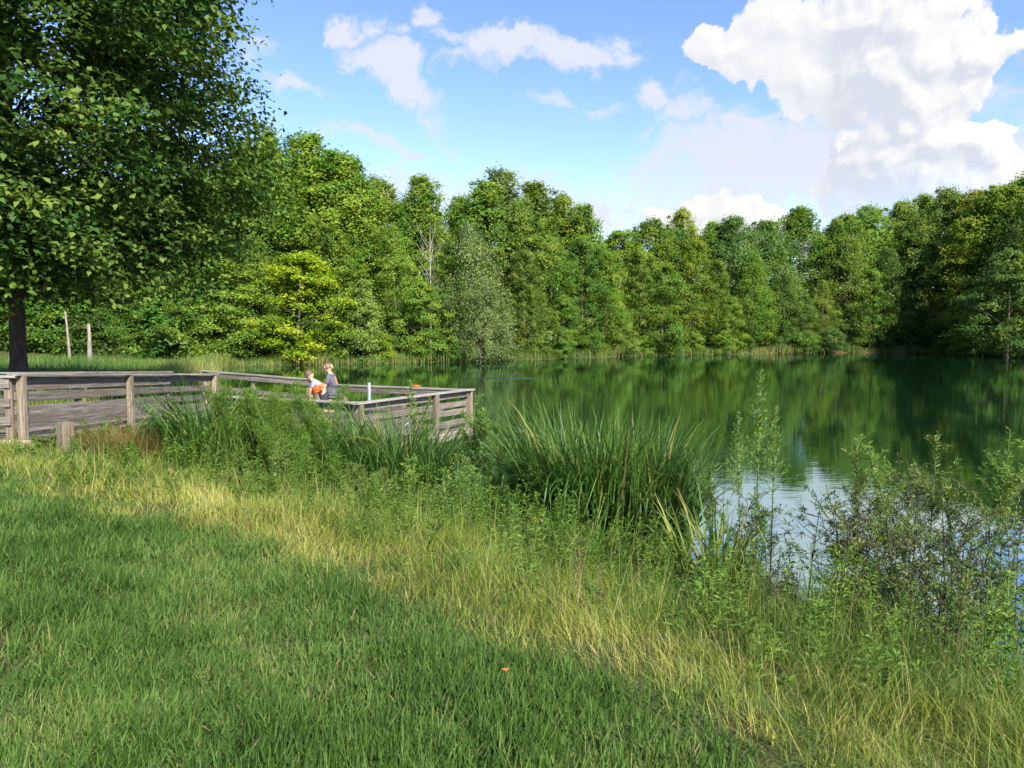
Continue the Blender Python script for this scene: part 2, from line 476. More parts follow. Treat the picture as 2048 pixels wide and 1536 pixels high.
def splash(x, y, rx, ry):
    q = B.n('ShaderNodeMapping', {'Vector': pos, 'Location': (x, y, 0), 'Scale': (rx, ry, 1)}, vector_type='TEXTURE').outputs[0]
    return B.step(B.m('SUBTRACT', 1.0, B.vm('LENGTH', q, out='Value')), 0.0, 0.8)


s1 = at_y(1018, 757, 3.05 * F_PX / (757 - 665))
s2 = at_y(1605, 716, 3.05 * F_PX / (716 - 665))
spl = B.m('ADD', splash(s1.x, s1.y, 3.2, 1.1), B.m('MULTIPLY', splash(s2.x, s2.y, 3.0, 1.2), 1.2))
rip = B.noise(B.vm('MULTIPLY', pos, (1.5, 5, 1)), 2.0, 3, 0.6)
h = B.m('ADD', h, B.m('MULTIPLY', B.m('MULTIPLY', rip, spl), 14.0))
bp = B.n('ShaderNodeBump', {'Strength': 1.0, 'Distance': 0.0055, 'Height': h})
dif = B.n('ShaderNodeBsdfDiffuse', {'Color': (0.008, 0.030, 0.011, 1), 'Normal': bp.outputs[0]})
gl = B.n('ShaderNodeBsdfGlossy', {'Color': (0.72, 0.88, 0.86, 1), 'Roughness': 0.014, 'Normal': bp.outputs[0]})
fr = B.n('ShaderNodeFresnel', {'IOR': 1.9, 'Normal': bp.outputs[0]})
fac = B.lin(fr.outputs[0], 0.0, 1.0, 0.66, 0.98)
mx = B.n('ShaderNodeMixShader', {0: fac, 1: dif.outputs[0], 2: gl.outputs[0]})
B.n('ShaderNodeOutputMaterial', {'Surface': mx.outputs[0]})
wme = mesh_np('water', [(-45, -12, 0), (90, -12, 0), (90, 120, 0), (-45, 120, 0)], quads=[(0, 1, 2, 3)], mat=mw)
tag(link('lake_water', wme), 'calm dark green lake mirroring the trees', kind='structure')


# ------------------------------------------------------------------ geometry makers
def unit(v):
    return v / (np.linalg.norm(v, axis=-1, keepdims=True) + 1e-9)


def leaf_quads(c, nrm, L, W, r, lobed=False):
    """leaf-sized faces at c with normal nrm; kite-shaped, or three-lobed when lobed"""
    n = len(c)
    nrm = unit(nrm)
    a = unit(np.cross(nrm, r.normal(size=(n, 3))))
    b = np.cross(nrm, a)
    L, W = np.broadcast_to(L, (n,))[:, None], np.broadcast_to(W, (n,))[:, None]
    dr = nrm * L * 0.12
    if not lobed:
        v = np.stack([c - a * L * .5, c + b * W * .5 - a * L * .08 + dr, c + a * L * .5 - dr, c - b * W * .5 - a * L * .08 + dr], 1)
        return v.reshape(-1, 3), np.arange(n * 4).reshape(n, 4), None, 4
    pts = [(-.5, 0, 0), (-.18, .55, -.5), (.02, .16, .3), (.55, 0, -.9), (.02, -.16, .3), (-.18, -.55, -.5)]
    v = np.stack([c + a * L * p + b * W * q * 1.25 + dr * z for p, q, z in pts], 1)
    i0 = np.arange(n)[:, None] * 6
    q = np.concatenate([i0 + np.array([[0, 1, 2, 4]]) * 1], 0)
    quads = np.concatenate([i0 + np.array([0, 5, 4, 2]), ], 0)
    tris = np.concatenate([i0 + np.array([0, 2, 1]), i0 + np.array([4, 3, 2])], 0)
    return v.reshape(-1, 3), quads, tris, 6


def tube(path, radii, sides=6):
    path, radii = np.asarray(path, float), np.asarray(radii, float)
    n = len(path)
    tg = unit(np.gradient(path, axis=0))
    ref = np.where(np.abs(tg[:, 2:3]) > 0.9, np.array([[1.0, 0, 0]]), np.array([[0, 0, 1.0]]))
    a = unit(np.cross(tg, ref))
    b = np.cross(tg, a)
    ang = np.linspace(0, 2 * np.pi, sides, endpoint=False)
    v = path[:, None] + radii[:, None, None] * (a[:, None] * np.cos(ang)[None, :, None] + b[:, None] * np.sin(ang)[None, :, None])
    i = np.arange(n * sides).reshape(n, sides)
    q = np.stack([i[:-1], np.roll(i[:-1], -1, 1), np.roll(i[1:], -1, 1), i[1:]], -1).reshape(-1, 4)
    return v.reshape(-1, 3), q


class Acc:
    def __init__(self):
        self.v, self.q, self.t, self.c, self.n = [], [], [], [], 0

    def add(self, v, q=None, t=None, tint=0.5):
        if q is not None and len(q): self.q.append(np.asarray(q) + self.n)
        if t is not None and len(t): self.t.append(np.asarray(t) + self.n)
        self.v.append(v)
        self.c.append(np.broadcast_to(tint, (len(v),)))
        self.n += len(v)

    def mesh(self, name, mat, smooth=False):
        return mesh_np(name, np.concatenate(self.v), np.concatenate(self.q) if self.q else None,
                       np.concatenate(self.t) if self.t else None, np.concatenate(self.c), mat, smooth)


def bez(p0, p1, lift, n=6):
    p0, p1 = np.asarray(p0, float), np.asarray(p1, float)
    t = np.linspace(0, 1, n)[:, None]
    mid = (p0 + p1) / 2 + np.array([0, 0, lift])
    return (1 - t) ** 2 * p0 + 2 * t * (1 - t) * mid + t * t * p1


def tree_meshes(name, seed, H, base, prof, nclu, nleaf, L, flat=0.42, csize=1.1, droop=0.0, mat='leaf', bark='bark', rtrunk=0.2,
                spires=0, lobed=False, inner=0.30, limbs=26, lean=0.0, updir=0.75, lobe=0.85):
    r = np.random.default_rng(seed)
    # trunk with a slight bend, limbs to some of the clumps
    tz = np.linspace(-0.4, H * 0.97, 12)
    k = np.linspace(0, 1, 12)
    bend = np.stack([np.cumsum(r.normal(0, 0.012 * H, 12)) * k * 0.5 + lean * H * k, np.cumsum(r.normal(0, 0.012 * H, 12)) * k * 0.5], 1)
    path = np.column_stack([bend, tz])
    A = Acc()
    rad = rtrunk * (1 - k * 0.93) ** 0.9
    rad[0] *= 1.5
    v, q = tube(path, rad, 8)
    A.add(v, q)
    axis_at = lambda z: np.stack([np.interp(z, tz, bend[:, 0]), np.interp(z, tz, bend[:, 1])], -1)
    t = r.random(nclu) ** 0.85
    t = np.concatenate([t, np.linspace(0.9, 1.0, 4)])
    R = np.interp(t, np.linspace(0, 1, len(prof)), prof)
    ph = r.random(len(t)) * 2 * np.pi
    # uneven outline: lobes stick out by direction and level
    lob = (1 - 0.56 * lobe) + lobe * vnoise(ph * 1.1 + seed * 3.1, t * 5.0 + seed, 1.0)
    rr = R * lob * np.sqrt(inner ** 2 + (1 - inner ** 2) * r.random(len(t)))
    z = H * (base + (1 - base) * t)
    ax = axis_at(z)
    C = np.column_stack([ax[:, 0] + rr * np.cos(ph), ax[:, 1] + rr * np.sin(ph), z - droop * rr])
    ncore = len(C)
    for s in range(spires):
        pp = r.random() * 2 * np.pi
        dd = R.max() * r.uniform(0.15, 0.55)
        hh = H * r.uniform(0.84, 1.0)
        m_ = 7
        C = np.vstack([C, np.column_stack([np.full(m_, dd * math.cos(pp)) + r.normal(0, .25, m_), np.full(m_, dd * math.sin(pp)) + r.normal(0, .25, m_), hh - np.arange(m_) * 0.032 * H])])
    sel = r.choice(len(C), min(limbs, len(C)), replace=False)
    for i in sel:
        c = C[i]
        d = math.hypot(c[0], c[1])
        z0 = max(base * H * (0.95 if lobe < 0.7 else 0.6), c[2] - d * r.uniform(0.35, 0.8) + droop * d)
        z0 = min(z0, H * 0.93)
        p0 = np.array([*axis_at(z0), z0])
        r0 = max(0.02, np.interp(z0, tz, rad) * (0.32 if lobe < 0.7 else 0.5))
        v, q = tube(bez(p0, c, 0.12 * d), np.linspace(r0, 0.015, 6), 5)
        A.add(v, q)
    tm = A.mesh(name + '_trunk', M[bark], True)
    n = nleaf
    cs = csize * r.uniform(0.6, 1.3, len(C))
    cs[:ncore] *= np.interp(t, [0, .6, 1.0], [1.1, .95, .7])
    cs[ncore:] *= 0.42
    cen = np.repeat(C, n, 0)
    csr = np.repeat(cs, n)[:, None]
    off = r.normal(size=(len(cen), 3)) * 0.55
    off[:, 2] *= flat
    rad_out = np.hypot(off[:, 0], off[:, 1])
    off[:, 2] -= 0.12 * rad_out ** 2 * (1 + 3 * droop)
    pts = cen + off * csr
    out = np.column_stack([pts[:, 0], pts[:, 1], np.zeros(len(pts))])
    nr = unit(out) * 0.45 + np.array([0, 0, updir]) + r.normal(size=pts.shape) * 0.50
    if droop > 0.12: nr = unit(out) * 0.9 + r.normal(size=pts.shape) * 0.6
    Ls = L * r.uniform(0.7, 1.25, len(pts))
    v, q, tr, vp = leaf_quads(pts, nr, Ls, Ls * (0.62 if not lobed else 0.85), r, lobed)
    ct = np.repeat(np.clip(r.normal(0.5, 0.25, len(C)), 0, 1), n)
    tint = np.clip(ct + r.normal(0, 0.16, len(pts)), 0, 1)
    B_ = Acc()
    B_.add(v, q, tr, np.repeat(tint, vp))
    return tm, B_.mesh(name + '_crown', M[mat])


def blades(base, az, lean, curl, length, width, nseg, r, tint, twist=0.6, fold=None, bow=1.4):
    """ribbons: vectorised grass or iris leaves"""
    n = len(base)
    t = np.linspace(0, 1, nseg + 1)
    th = lean[:, None] + curl[:, None] * t[None] ** bow
    if fold is not None:
        th = th + np.where(fold[:, None] > 0, sstep(t[None], np.abs(fold)[:, None] - 0.05, np.abs(fold)[:, None] + 0.06) * 1.9, 0)
    ds = length[:, None] / nseg
    sx = np.cumsum(np.sin(th) * ds, 1) - np.sin(th) * ds
    sz = np.cumsum(np.cos(th) * ds, 1) - np.cos(th) * ds
    ca, sa = np.cos(az)[:, None], np.sin(az)[:, None]
    ctr = np.stack([base[:, 0:1] + sx * ca, base[:, 1:2] + sx * sa, base[:, 2:3] + sz], -1)
    tw = az + np.pi / 2 + r.normal(0, twist, n)
    side = np.stack([np.cos(tw), np.sin(tw), np.zeros(n)], -1)[:, None]
    wp = np.clip(1.0 - t ** 2.2, 0, 1) * np.interp(t, [0, 0.15, 1], [0.75, 1, 1])
    hw = (width[:, None] * wp[None] * 0.5)[..., None]
    Lf, Rt = ctr - side * hw, ctr + side * hw
    vp = 2 * nseg + 1
    v = np.empty((n, vp, 3))
    v[:, 0:2 * nseg:2] = Lf[:, :nseg]
    v[:, 1:2 * nseg:2] = Rt[:, :nseg]
    v[:, 2 * nseg] = ctr[:, nseg]
    i0 = np.arange(n)[:, None] * vp
    qs = [i0 + np.array([2 * k, 2 * k + 1, 2 * k + 3, 2 * k + 2]) for k in range(nseg - 1)]
    q = np.concatenate(qs) if qs else None
    tr = i0 + np.array([2 * nseg - 2, 2 * nseg - 1, 2 * nseg])
    return v.reshape(-1, 3), q, tr, np.repeat(tint, vp)


# ------------------------------------------------------------------ trees
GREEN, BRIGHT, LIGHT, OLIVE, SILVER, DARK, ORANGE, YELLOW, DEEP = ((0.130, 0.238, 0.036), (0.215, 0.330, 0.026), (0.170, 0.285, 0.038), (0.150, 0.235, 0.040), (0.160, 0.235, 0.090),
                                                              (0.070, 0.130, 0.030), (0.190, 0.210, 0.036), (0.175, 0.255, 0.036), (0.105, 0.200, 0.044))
P_OVAL = [3.0, 4.2, 4.9, 5.2, 5.1, 4.4, 3.1, 1.0]
P_CONE = [3.6, 3.7, 3.3, 2.8, 2.2, 1.6, 0.9, 0.25]
P_WIDE = [3.6, 4.8, 5.2, 5.3, 5.1, 4.4, 3.0, 0.8]
P_NARROW = [2.4, 3.2, 3.8, 4.0, 3.8, 3.2, 2.2, 0.8]
KINDS = {}


def kind(name, word, variants):
    KINDS[name] = (word, variants)


kind('sweetgum', 'oval', [tree_meshes('sweetgum', s, 20, 0.10, P_OVAL, 270, 60, 0.30, spires=9, csize=1.0, flat=0.75) for s in (1, 2, 3)])
kind('maple', 'layered', [tree_meshes('maple', s, 14, 0.04, P_WIDE, 120, 110, 0.34, flat=0.42, csize=1.2, limbs=20) for s in (11, 12)])
kind('poplar', 'open-topped', [tree_meshes('poplar', s, 23, 0.16, P_NARROW, 210, 52, 0.31, spires=11, csize=0.9, bark='bark', flat=0.85, inner=0.2) for s in (21, 22, 23)])
kind('oak', 'broad', [tree_meshes('oak', s, 20, 0.12, P_WIDE, 280, 62, 0.31, csize=1.15, flat=0.72, spires=6) for s in (31, 32, 33)])
kind('cedar', 'conical', [tree_meshes('cedar', 41, 12, 0.02, P_CONE, 170, 110, 0.22, csize=0.75, flat=0.55, mat='needle', updir=0.3)])
kind('willow', 'drooping', [tree_meshes('willow', s, 16, 0.06, P_WIDE, 150, 110, 0.30, csize=1.25, flat=1.1, droop=0.16) for s in (51, 52)])
kind('shrub', 'bushy', [tree_meshes('shrub', s, 5, 0.0, [2.2, 2.6, 2.7, 2.4, 1.8, 0.5], 60, 110, 0.27, csize=0.85, flat=0.5, rtrunk=0.08, limbs=14) for s in (61, 62)])
BASEH = dict(sweetgum=20, maple=14, poplar=23, oak=20, cedar=12, willow=16, shrub=5)


def place_tree(kindname, x, y, H, color, label, group, width=1.0, name=None, z=None, rot=None):
    word, var = KINDS[kindname]
    tm, cm = var[random.randrange(len(var))]
    z = gz(x, y) if z is None else z
    nm = name or (kindname + '_tree' if kindname != 'shrub' else 'shore_shrub')
    root = empty(nm, (x, y, z), random.uniform(0, 6.28) if rot is None else rot)
    s = H / BASEH[kindname]
    w = s * width * random.uniform(0.92, 1.1)
    root.scale = (w, w * random.uniform(0.82, 1.18), s)
    root.rotation_euler = (random.gauss(0, 0.035), random.gauss(0, 0.035), root.rotation_euler[2])
    tag(root, label, 'tree' if kindname != 'shrub' else 'shrub', group)
    link('trunk', tm, root)
    c = link('crown', cm, root)
    j = [random.uniform(0.86, 1.16) for _ in range(3)]
    k = random.uniform(0.88, 1.12)
    c.color = (color[0] * k * (0.7 + 0.3 * j[0]), color[1] * k, color[2] * k * j[2], 1)
    return root


def shore_y(u):
    return float(np.interp(u, [0, 300] + [a for a, b in far_u] + [2300], [60, 61] + [b for a, b in far_u] + [78]))


CNAME = {GREEN: 'green', BRIGHT: 'bright yellow-green', LIGHT: 'light green', OLIVE: 'olive green', SILVER: 'silvery green', DARK: 'dark green', ORANGE: 'orange-tinged', YELLOW: 'yellowish', DEEP: 'deep green'}
ORD = ['first', 'second', 'third', 'fourth', 'fifth', 'sixth', 'seventh', 'eighth', 'ninth', 'tenth', 'eleventh', 'twelfth', 'thirteenth', 'fourteenth', 'fifteenth', 'sixteenth', 'seventeenth', 'eighteenth',
       'nineteenth', 'twentieth', 'twenty-first', 'twenty-second', 'twenty-third', 'twenty-fourth', 'twenty-fifth', 'twenty-sixth', 'twenty-seventh', 'twenty-eighth', 'twenty-ninth', 'thirtieth', 'thirty-first',
       'thirty-second', 'thirty-third', 'thirty-fourth', 'thirty-fifth', 'thirty-sixth', 'thirty-seventh', 'thirty-eighth']

skyline = [(455, 330, 'sweetgum', DEEP, 1.0), (505, 300, 'sweetgum', GREEN, 1.0), (552, 262, 'poplar', LIGHT, 1.0), (612, 272, 'sweetgum', LIGHT, 1.0), (655, 303, 'oak', LIGHT, .8), (702, 318, 'oak', GREEN, .75),
           (748, 352, 'poplar', OLIVE, 1.0), (802, 405, 'sweetgum', GREEN, .8), (850, 355, 'poplar', LIGHT, 1.0), (905, 392, 'oak', GREEN, .75), (950, 362, 'poplar', GREEN, 1.0), (994, 340, 'poplar', SILVER, 1.15),
           (1038, 402, 'sweetgum', OLIVE, .8), (1076, 362, 'poplar', OLIVE, 1.0), (1132, 390, 'poplar', OLIVE, .95), (1178, 408, 'poplar', GREEN, .9), (1236, 462, 'sweetgum', LIGHT, .9), (1294, 436, 'sweetgum', GREEN, .8),
           (1336, 458, 'oak', DEEP, .7), (1376, 418, 'poplar', YELLOW, .95), (1424, 442, 'sweetgum', GREEN, .95), (1474, 432, 'oak', DEEP, .8), (1540, 440, 'oak', DEEP, .8), (1602, 414, 'oak', GREEN, .8), (1655, 438, 'oak', DEEP, .75),
           (1702, 430, 'oak', GREEN, .75), (1746, 412, 'sweetgum', GREEN, .9), (1800, 404, 'oak', OLIVE, .75), (1846, 388, 'poplar', GREEN, 1.0), (1896, 374, 'sweetgum', OLIVE, .9), (1942, 384, 'poplar', ORANGE, 1.0),
           (1988, 372, 'sweetgum', LIGHT, .9), (2040, 350, 'sweetgum', GREEN, .9), (2095, 355, 'oak', DEEP, .8)]
for i, (u, v, k, c, w) in enumerate(skyline):
    y = shore_y(u) + random.uniform(8, 14)
    p = at_y(u, v, y)
    H = (p.z - gz(p.x, y)) * 0.985
    place_tree(k, p.x, y, H, c, f'tall {CNAME[c]} {KINDS[k][0]} tree of the back row, {ORD[i]} skyline crown from the left', 'trees of the skyline behind the lake', w * 1.25)

front = [(385, 560, 'maple', GREEN, 3, .9), (440, 520, 'maple', LIGHT, 3, .9), (500, 470, 'sweetgum', OLIVE, 4, .8), (585, 500, 'maple', BRIGHT, 2, .95), (655, 430, 'sweetgum', LIGHT, 4, .9), (725, 560, 'cedar', OLIVE, 1.5, 1.1),
         (690, 470, 'sweetgum', GREEN, 5, .9), (790, 452, 'sweetgum', LIGHT, 4, .8), (842, 560, 'maple', LIGHT, 2, .8), (900, 480, 'sweetgum', GREEN, 5, .8), (940, 455, 'willow', SILVER, 3.5, .85), (960, 560, 'willow', SILVER, -0.5, .95),
         (1050, 500, 'sweetgum', OLIVE, 3, .8), (1100, 470, 'sweetgum', GREEN, 4.5, .9), (1130, 590, 'maple', GREEN, 1.5, .9), (1165, 480, 'sweetgum', DEEP, 4, .9), (1215, 505, 'sweetgum', LIGHT, 3.5, .9), (1250, 612, 'cedar', OLIVE, 1, 1.1),
         (1285, 500, 'sweetgum', OLIVE, 4, .9), (1325, 530, 'maple', GREEN, 2, .8), (1385, 478, 'sweetgum', YELLOW, 4, .95), (1435, 520, 'sweetgum', GREEN, 3, .9), (1460, 590, 'maple', LIGHT, 1.5, .7), (1512, 510, 'oak', GREEN, 3, .75),
         (1570, 545, 'oak', DEEP, 3, .7), (1650, 560, 'sweetgum', YELLOW, 2, .8), (1610, 590, 'sweetgum', DEEP, 2, .9), (1700, 478, 'oak', OLIVE, 4, .8), (1745, 540, 'sweetgum', GREEN, 3, .9), (1790, 500, 'oak', DEEP, 4, .8),
         (1835, 455, 'sweetgum', OLIVE, 4, 1.0), (1880, 520, 'maple', DARK, 3, .9), (1935, 440, 'sweetgum', YELLOW, 4, 1.0), (1965, 570, 'maple', GREEN, -1, 1.0), (2025, 500, 'maple', DEEP, -1, .95), (2075, 440, 'oak', DARK, 4, .9)]
for i, (u, v, k, c, ex, w) in enumerate(front):
    y = shore_y(u) + ex
    p = at_y(u, v, y)
    g0 = max(gz(p.x, y), 0.15)
    place_tree(k, p.x, y, p.z - g0, c, f'{CNAME[c]} {KINDS[k][0]} tree at the water, {ORD[i]} of the front row from the left', 'trees of the front row along the far bank', w * 1.12, z=g0 - 0.1)

shrubs = [(610, 672, BRIGHT), (668, 690, GREEN), (770, 668, BRIGHT), (835, 672, LIGHT), (905, 672, GREEN), (1005, 650, SILVER), (1075, 668, OLIVE), (1120, 676, GREEN), (1190, 655, GREEN), (1240, 668, OLIVE),
          (1290, 672, LIGHT), (1345, 662, GREEN), (1395, 668, GREEN), (1450, 665, LIGHT), (1500, 674, DEEP), (1560, 672, DEEP), (1615, 660, GREEN), (1665, 655, DEEP), (1710, 676, DARK), (1770, 672, DARK),
          (1830, 674, DARK), (1880, 668, DEEP), (1930, 660, DEEP), (1985, 662, DARK), (2035, 655, DEEP)]
for i, (u, v, c) in enumerate(shrubs):
    y = shore_y(u) + random.uniform(0.3, 1.6)
    p = at_y(u, v, y)
    g0 = max(gz(p.x, y), 0.05)
    place_tree('shrub', p.x, y, max(2.0, p.z - g0), c, f'{CNAME[c]} shrub hanging over the far waterline, {ORD[i]} from the left', 'shrubs along the far waterline', random.uniform(0.8, 1.15), z=g0 - 0.1)

# third row that closes the wood
for i in range(38):
    u = -120 + i * 58 + random.uniform(-15, 15)
    y = shore_y(u) + random.uniform(18, 26)
    x = (u - 1024) / F_PX * y
    sky_v = np.interp(u, [a[0] for a in skyline], [a[1] for a in skyline]) if u > 450 else 330
    H = min(21, (665 - sky_v - 55) * y / F_PX + 3.0 - gz(x, y))
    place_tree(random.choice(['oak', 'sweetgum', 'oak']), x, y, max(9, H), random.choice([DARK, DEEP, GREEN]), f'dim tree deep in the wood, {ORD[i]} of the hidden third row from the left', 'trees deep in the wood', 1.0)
for i in range(34):
    u = -60 + i * 65 + random.uniform(-20, 20)
    y = shore_y(u) + random.uniform(5, 8)
    x = (u - 1024) / F_PX * y
    place_tree('shrub', x, y, random.uniform(3.5, 6), random.choice([DARK, DEEP, GREEN]), f'dim undergrowth bush beneath the far trees, {ORD[i]} from the left', 'undergrowth beneath the far trees', 1.25, name='undergrowth_bush')
# left wood behind the meadow
left = [(-60, 300, 'oak', DEEP, 10), (20, 330, 'oak', DARK, 8), (90, 350, 'sweetgum', DEEP, 11), (150, 380, 'oak', DARK, 9), (215, 360, 'sweetgum', GREEN, 10), (270, 380, 'oak', DEEP, 9), (330, 350, 'sweetgum', DEEP, 10), (395, 340, 'oak', GREEN, 9),
        (60, 520, 'maple', DEEP, 7), (175, 560, 'maple', DARK, 7), (250, 540, 'maple', GREEN, 7), (320, 570, 'maple', LIGHT, 7)]
for i, (u, v, k, c, ex) in enumerate(left):
    y = shore_y(u) + ex
    p = at_y(u, v, y)
    place_tree(k, p.x, y, p.z - gz(p.x, y), c, f'{CNAME[c]} {KINDS[k][0]} tree in the left wood, {ORD[i]} of its row from the frame edge', 'trees of the wood left of the lake', 0.8)
# right bank beyond the frame: unseen trees added for their shade
for i, (x, y, H, c) in enumerate([(72, 84, 18, DARK), (79, 74, 17, DEEP), (80, 62, 15, DARK), (82, 50, 15, DEEP)]):
    place_tree('oak', x, y, H, c, f'unseen dark tree added for shade on the right bank, {ORD[i]} from the back', 'unseen shade trees of the right bank', 1.0)

# bare grey snag among the crowns
def snag(name, u, ytop, ybase, y, r0, nb, label, cat='dead tree', mat='barkgrey', seed=5, leaning=0.0):
    r = np.random.default_rng(seed)
    top, x = at_y(u, ytop, y).z, (u - 1024) / F_PX * y
    z0 = gz(x, y)
    H = top - z0
    root = empty(name, (x, y, z0))
    tag(root, label, cat)
    p = np.array([[0, 0, -0.3], [leaning * H * .3, 0, H * .35], [leaning * H * .7, 0.05, H * .7], [leaning * H, 0, H]])
    v, q = tube(p, [r0, r0 * .8, r0 * .6, r0 * (.5 if nb == 0 else .15)], 8)
    a = Acc(); a.add(v, q)
    if nb == 0:
        a.add(np.array([p[-1]]), None, None)
        n0 = len(v)
        a.t.append(np.array([[n0 - 8 + k, n0 - 8 + (k + 1) % 8, n0] for k in range(8)]))
    link('trunk', a.mesh(name + '_trunk', M[mat], True), root)
    for k in range(nb):
        z = H * r.uniform(0.35, 0.9)
        ph = r.random() * 6.28
        ln = H * r.uniform(0.12, 0.28)
        p0 = np.array([leaning * z, 0, z])
        p1 = p0 + np.array([math.cos(ph) * ln * .7, math.sin(ph) * ln * .7, ln])
        v, q = tube(bez(p0, p1, -0.1 * ln), np.linspace(r0 * .4, .012, 6), 5)
        b = Acc(); b.add(v, q)
        e = p0 * .4 + p1 * .6
        v, q = tube(bez(e, e + np.array([r.normal(0, .3) * ln, r.normal(0, .3) * ln, .5 * ln]), 0), np.linspace(r0 * .2, .01, 6), 4)
        b.add(v, q)
        link('branch', b.mesh(name + '_branch', M[mat], True), root)
    return root


snag('dead_tree', 862, 455, 700, 74.0, 0.09, 14, 'bare grey dead tree between green crowns, left of the silvery willow', seed=5)
snag('bare_trunk', 140, 622, 700, 58, 0.13, 0, 'pale straight bare trunk at the wood edge, left of the stump', 'trunk', 'barkpale', leaning=-0.06)
snag('tree_stump', 180, 648, 698, 57, 0.22, 0, 'short pale broken stump with leafy top at the wood edge', 'stump', 'barkpale')

# the big dark tree at the left
BT = (-15.3, 22.0)
btm, bcm = tree_meshes('big_sweetgum', 77, 23, 0.16, [5.0, 6.6, 7.4, 7.7, 7.5, 6.6, 4.9, 3.0, 0.8], 1750, 125, 0.205, flat=0.40, csize=1.0, mat='bigleaf', bark='barkdark', rtrunk=0.25,
                       lobed=False, inner=0.35, limbs=90, lobe=0.55, droop=0.05, updir=0.8)
bt = empty('big_sweetgum_tree', (BT[0], BT[1], gz(*BT)))
tag(bt, 'large dark leafy tree towering beside the wooden ramp', 'tree')
link('trunk', btm, bt)
o = link('crown', bcm, bt)
o.color = (0.070, 0.136, 0.025, 1)


# ------------------------------------------------------------------ the wooden pier
def board_mesh(L, W, T, mat, name):
    """a plank: length along x, width along y, thickness along z, with slightly worn, uneven ends"""
    bm = bmesh.new()
    j = lambda a: random.uniform(-a, a)
    x0, x1 = -L / 2, L / 2
    vs_ = [bm.verts.new((x + j(.006), y + j(.002), z + j(.002))) for x in (x0, 0, x1) for y, z in ((-W / 2, -T / 2), (W / 2, -T / 2), (W / 2, T / 2), (-W / 2, T / 2))]
    for a in (0, 4):
        for k in range(4):
            bm.faces.new((vs_[a + k], vs_[a + (k + 1) % 4], vs_[a + 4 + (k + 1) % 4], vs_[a + 4 + k]))
    bm.faces.new(vs_[0:4][::-1]); bm.faces.new(vs_[8:12])
    bmesh.ops.recalc_face_normals(bm, faces=bm.faces)
    bmesh.ops.bevel(bm, geom=[e for e in bm.edges if abs((e.verts[0].co - e.verts[1].co).normalized().x) > 0.9], offset=min(T, W) * 0.10, segments=1, affect='EDGES')
    me = bpy.data.meshes.new(name)
    bm.to_mesh(me); bm.free()
    me.materials.append(mat)
    return me


def board(name, p0, p1, W, T, mat, parent, up=(0, 0, 1), label=None):
    p0, p1 = Vector(p0), Vector(p1)
    d = (p1 - p0)
    x = d.normalized()
    z = Vector(up)
    y = z.cross(x).normalized()
    z = x.cross(y)
    o = link(name, board_mesh(d.length, W, T, mat, name), parent)
    m = Matrix((x, y, z)).transposed().to_4x4()
    m.translation = (p0 + p1) / 2 - Vector(parent.location)
    o.matrix_local = m
    if label: o['label'] = label
    return o


def lerp(a, b, t):
    return Vector(a).lerp(Vector(b), t)


pier = empty('wooden_pier', (-8.4, 12.0, 1.0))
tag(pier, 'weathered grey wooden fishing pier with ramp and railed platform', 'pier')


def railing(a, b, deck_a, deck_b, posts, side, rail_h=1.0, boards=(0.26, 0.50, 0.72), under=True, cap=True, bw=0.14, post_down=0.45, jig=0.010, skip=()):
    """posts at fractions of a-b; boards on the inner side; a and b are (x, y)"""
    A = Vector((a[0], a[1], deck_a)); Bv = Vector((b[0], b[1], deck_b))
    d = (Bv - A); hd = Vector((d.x, d.y, 0)).normalized()
    nrm = Vector((-hd.y, hd.x, 0)) * side
    J = lambda: random.uniform(-jig, jig)
    for t in posts:
        p = A.lerp(Bv, t)
        board('post', p + Vector((0, 0, -post_down)), p + Vector((J(), J(), rail_h - 0.002)), 0.12, 0.12, M['woodpost'], pier, up=hd)
    off = nrm * 0.083
    segs = list(zip(posts[:-1], posts[1:]))
    for k, (t0, t1) in enumerate(segs):
        e0 = A.lerp(Bv, t0) - hd * (0.05 if k == 0 else -0.003); e1 = A.lerp(Bv, t1) + hd * (0.05 if k == len(segs) - 1 else -0.003)
        for hgt in boards:
            z0 = Vector((0, 0, hgt + J())); z1 = Vector((0, 0, hgt + J()))
            board('rail_board', e0 + off + z0, e1 + off + z1, bw, 0.036, M['wood'], pier, up=nrm)
        if under:
            z = Vector((0, 0, rail_h - 0.09))
            board('rail_board', e0 + off + z, e1 + off + z, bw, 0.036, M['wood'], pier, up=nrm)
    if cap:
        c0, c1 = posts[0], posts[-1]
        mid = (c0 + c1) / 2 + 0.02
        z = Vector((0, 0, rail_h + 0.02))
        e0, em, e1 = A.lerp(Bv, c0) - hd * 0.16, A.lerp(Bv, mid), A.lerp(Bv, c1) + hd * 0.16
        board('cap_board', e0 + z + nrm * .03, em + z + nrm * .03 - hd * .003, 0.19, 0.038, M['woodcap'], pier)
        board('cap_board', em + z + nrm * .03 + hd * .003, e1 + z + nrm * .03 + Vector((0, 0, J() * .5)), 0.19, 0.038, M['woodcap'], pier)


def decking(quad, n, zs, mat='wood'):
    """planks across a quad (a0,a1,b1,b0): plank k joins a(t) and b(t)"""
    a0, a1, b1, b0 = [Vector((*p, 0)) for p in quad]
    z0, z1 = zs
    for k in range(n):
        t = (k + .5) / n
        za = z0 + (z1 - z0) * t
        pa, pb = a0.lerp(a1, t), b0.lerp(b1, t)
        w = (a1 - a0).length / n * 0.94
        board('deck_plank', pa + Vector((0, 0, za - 0.02 + random.uniform(-.003, .003))), pb + Vector((0, 0, za - 0.02 + random.uniform(-.003, .003))), w, 0.038, M[mat], pier)


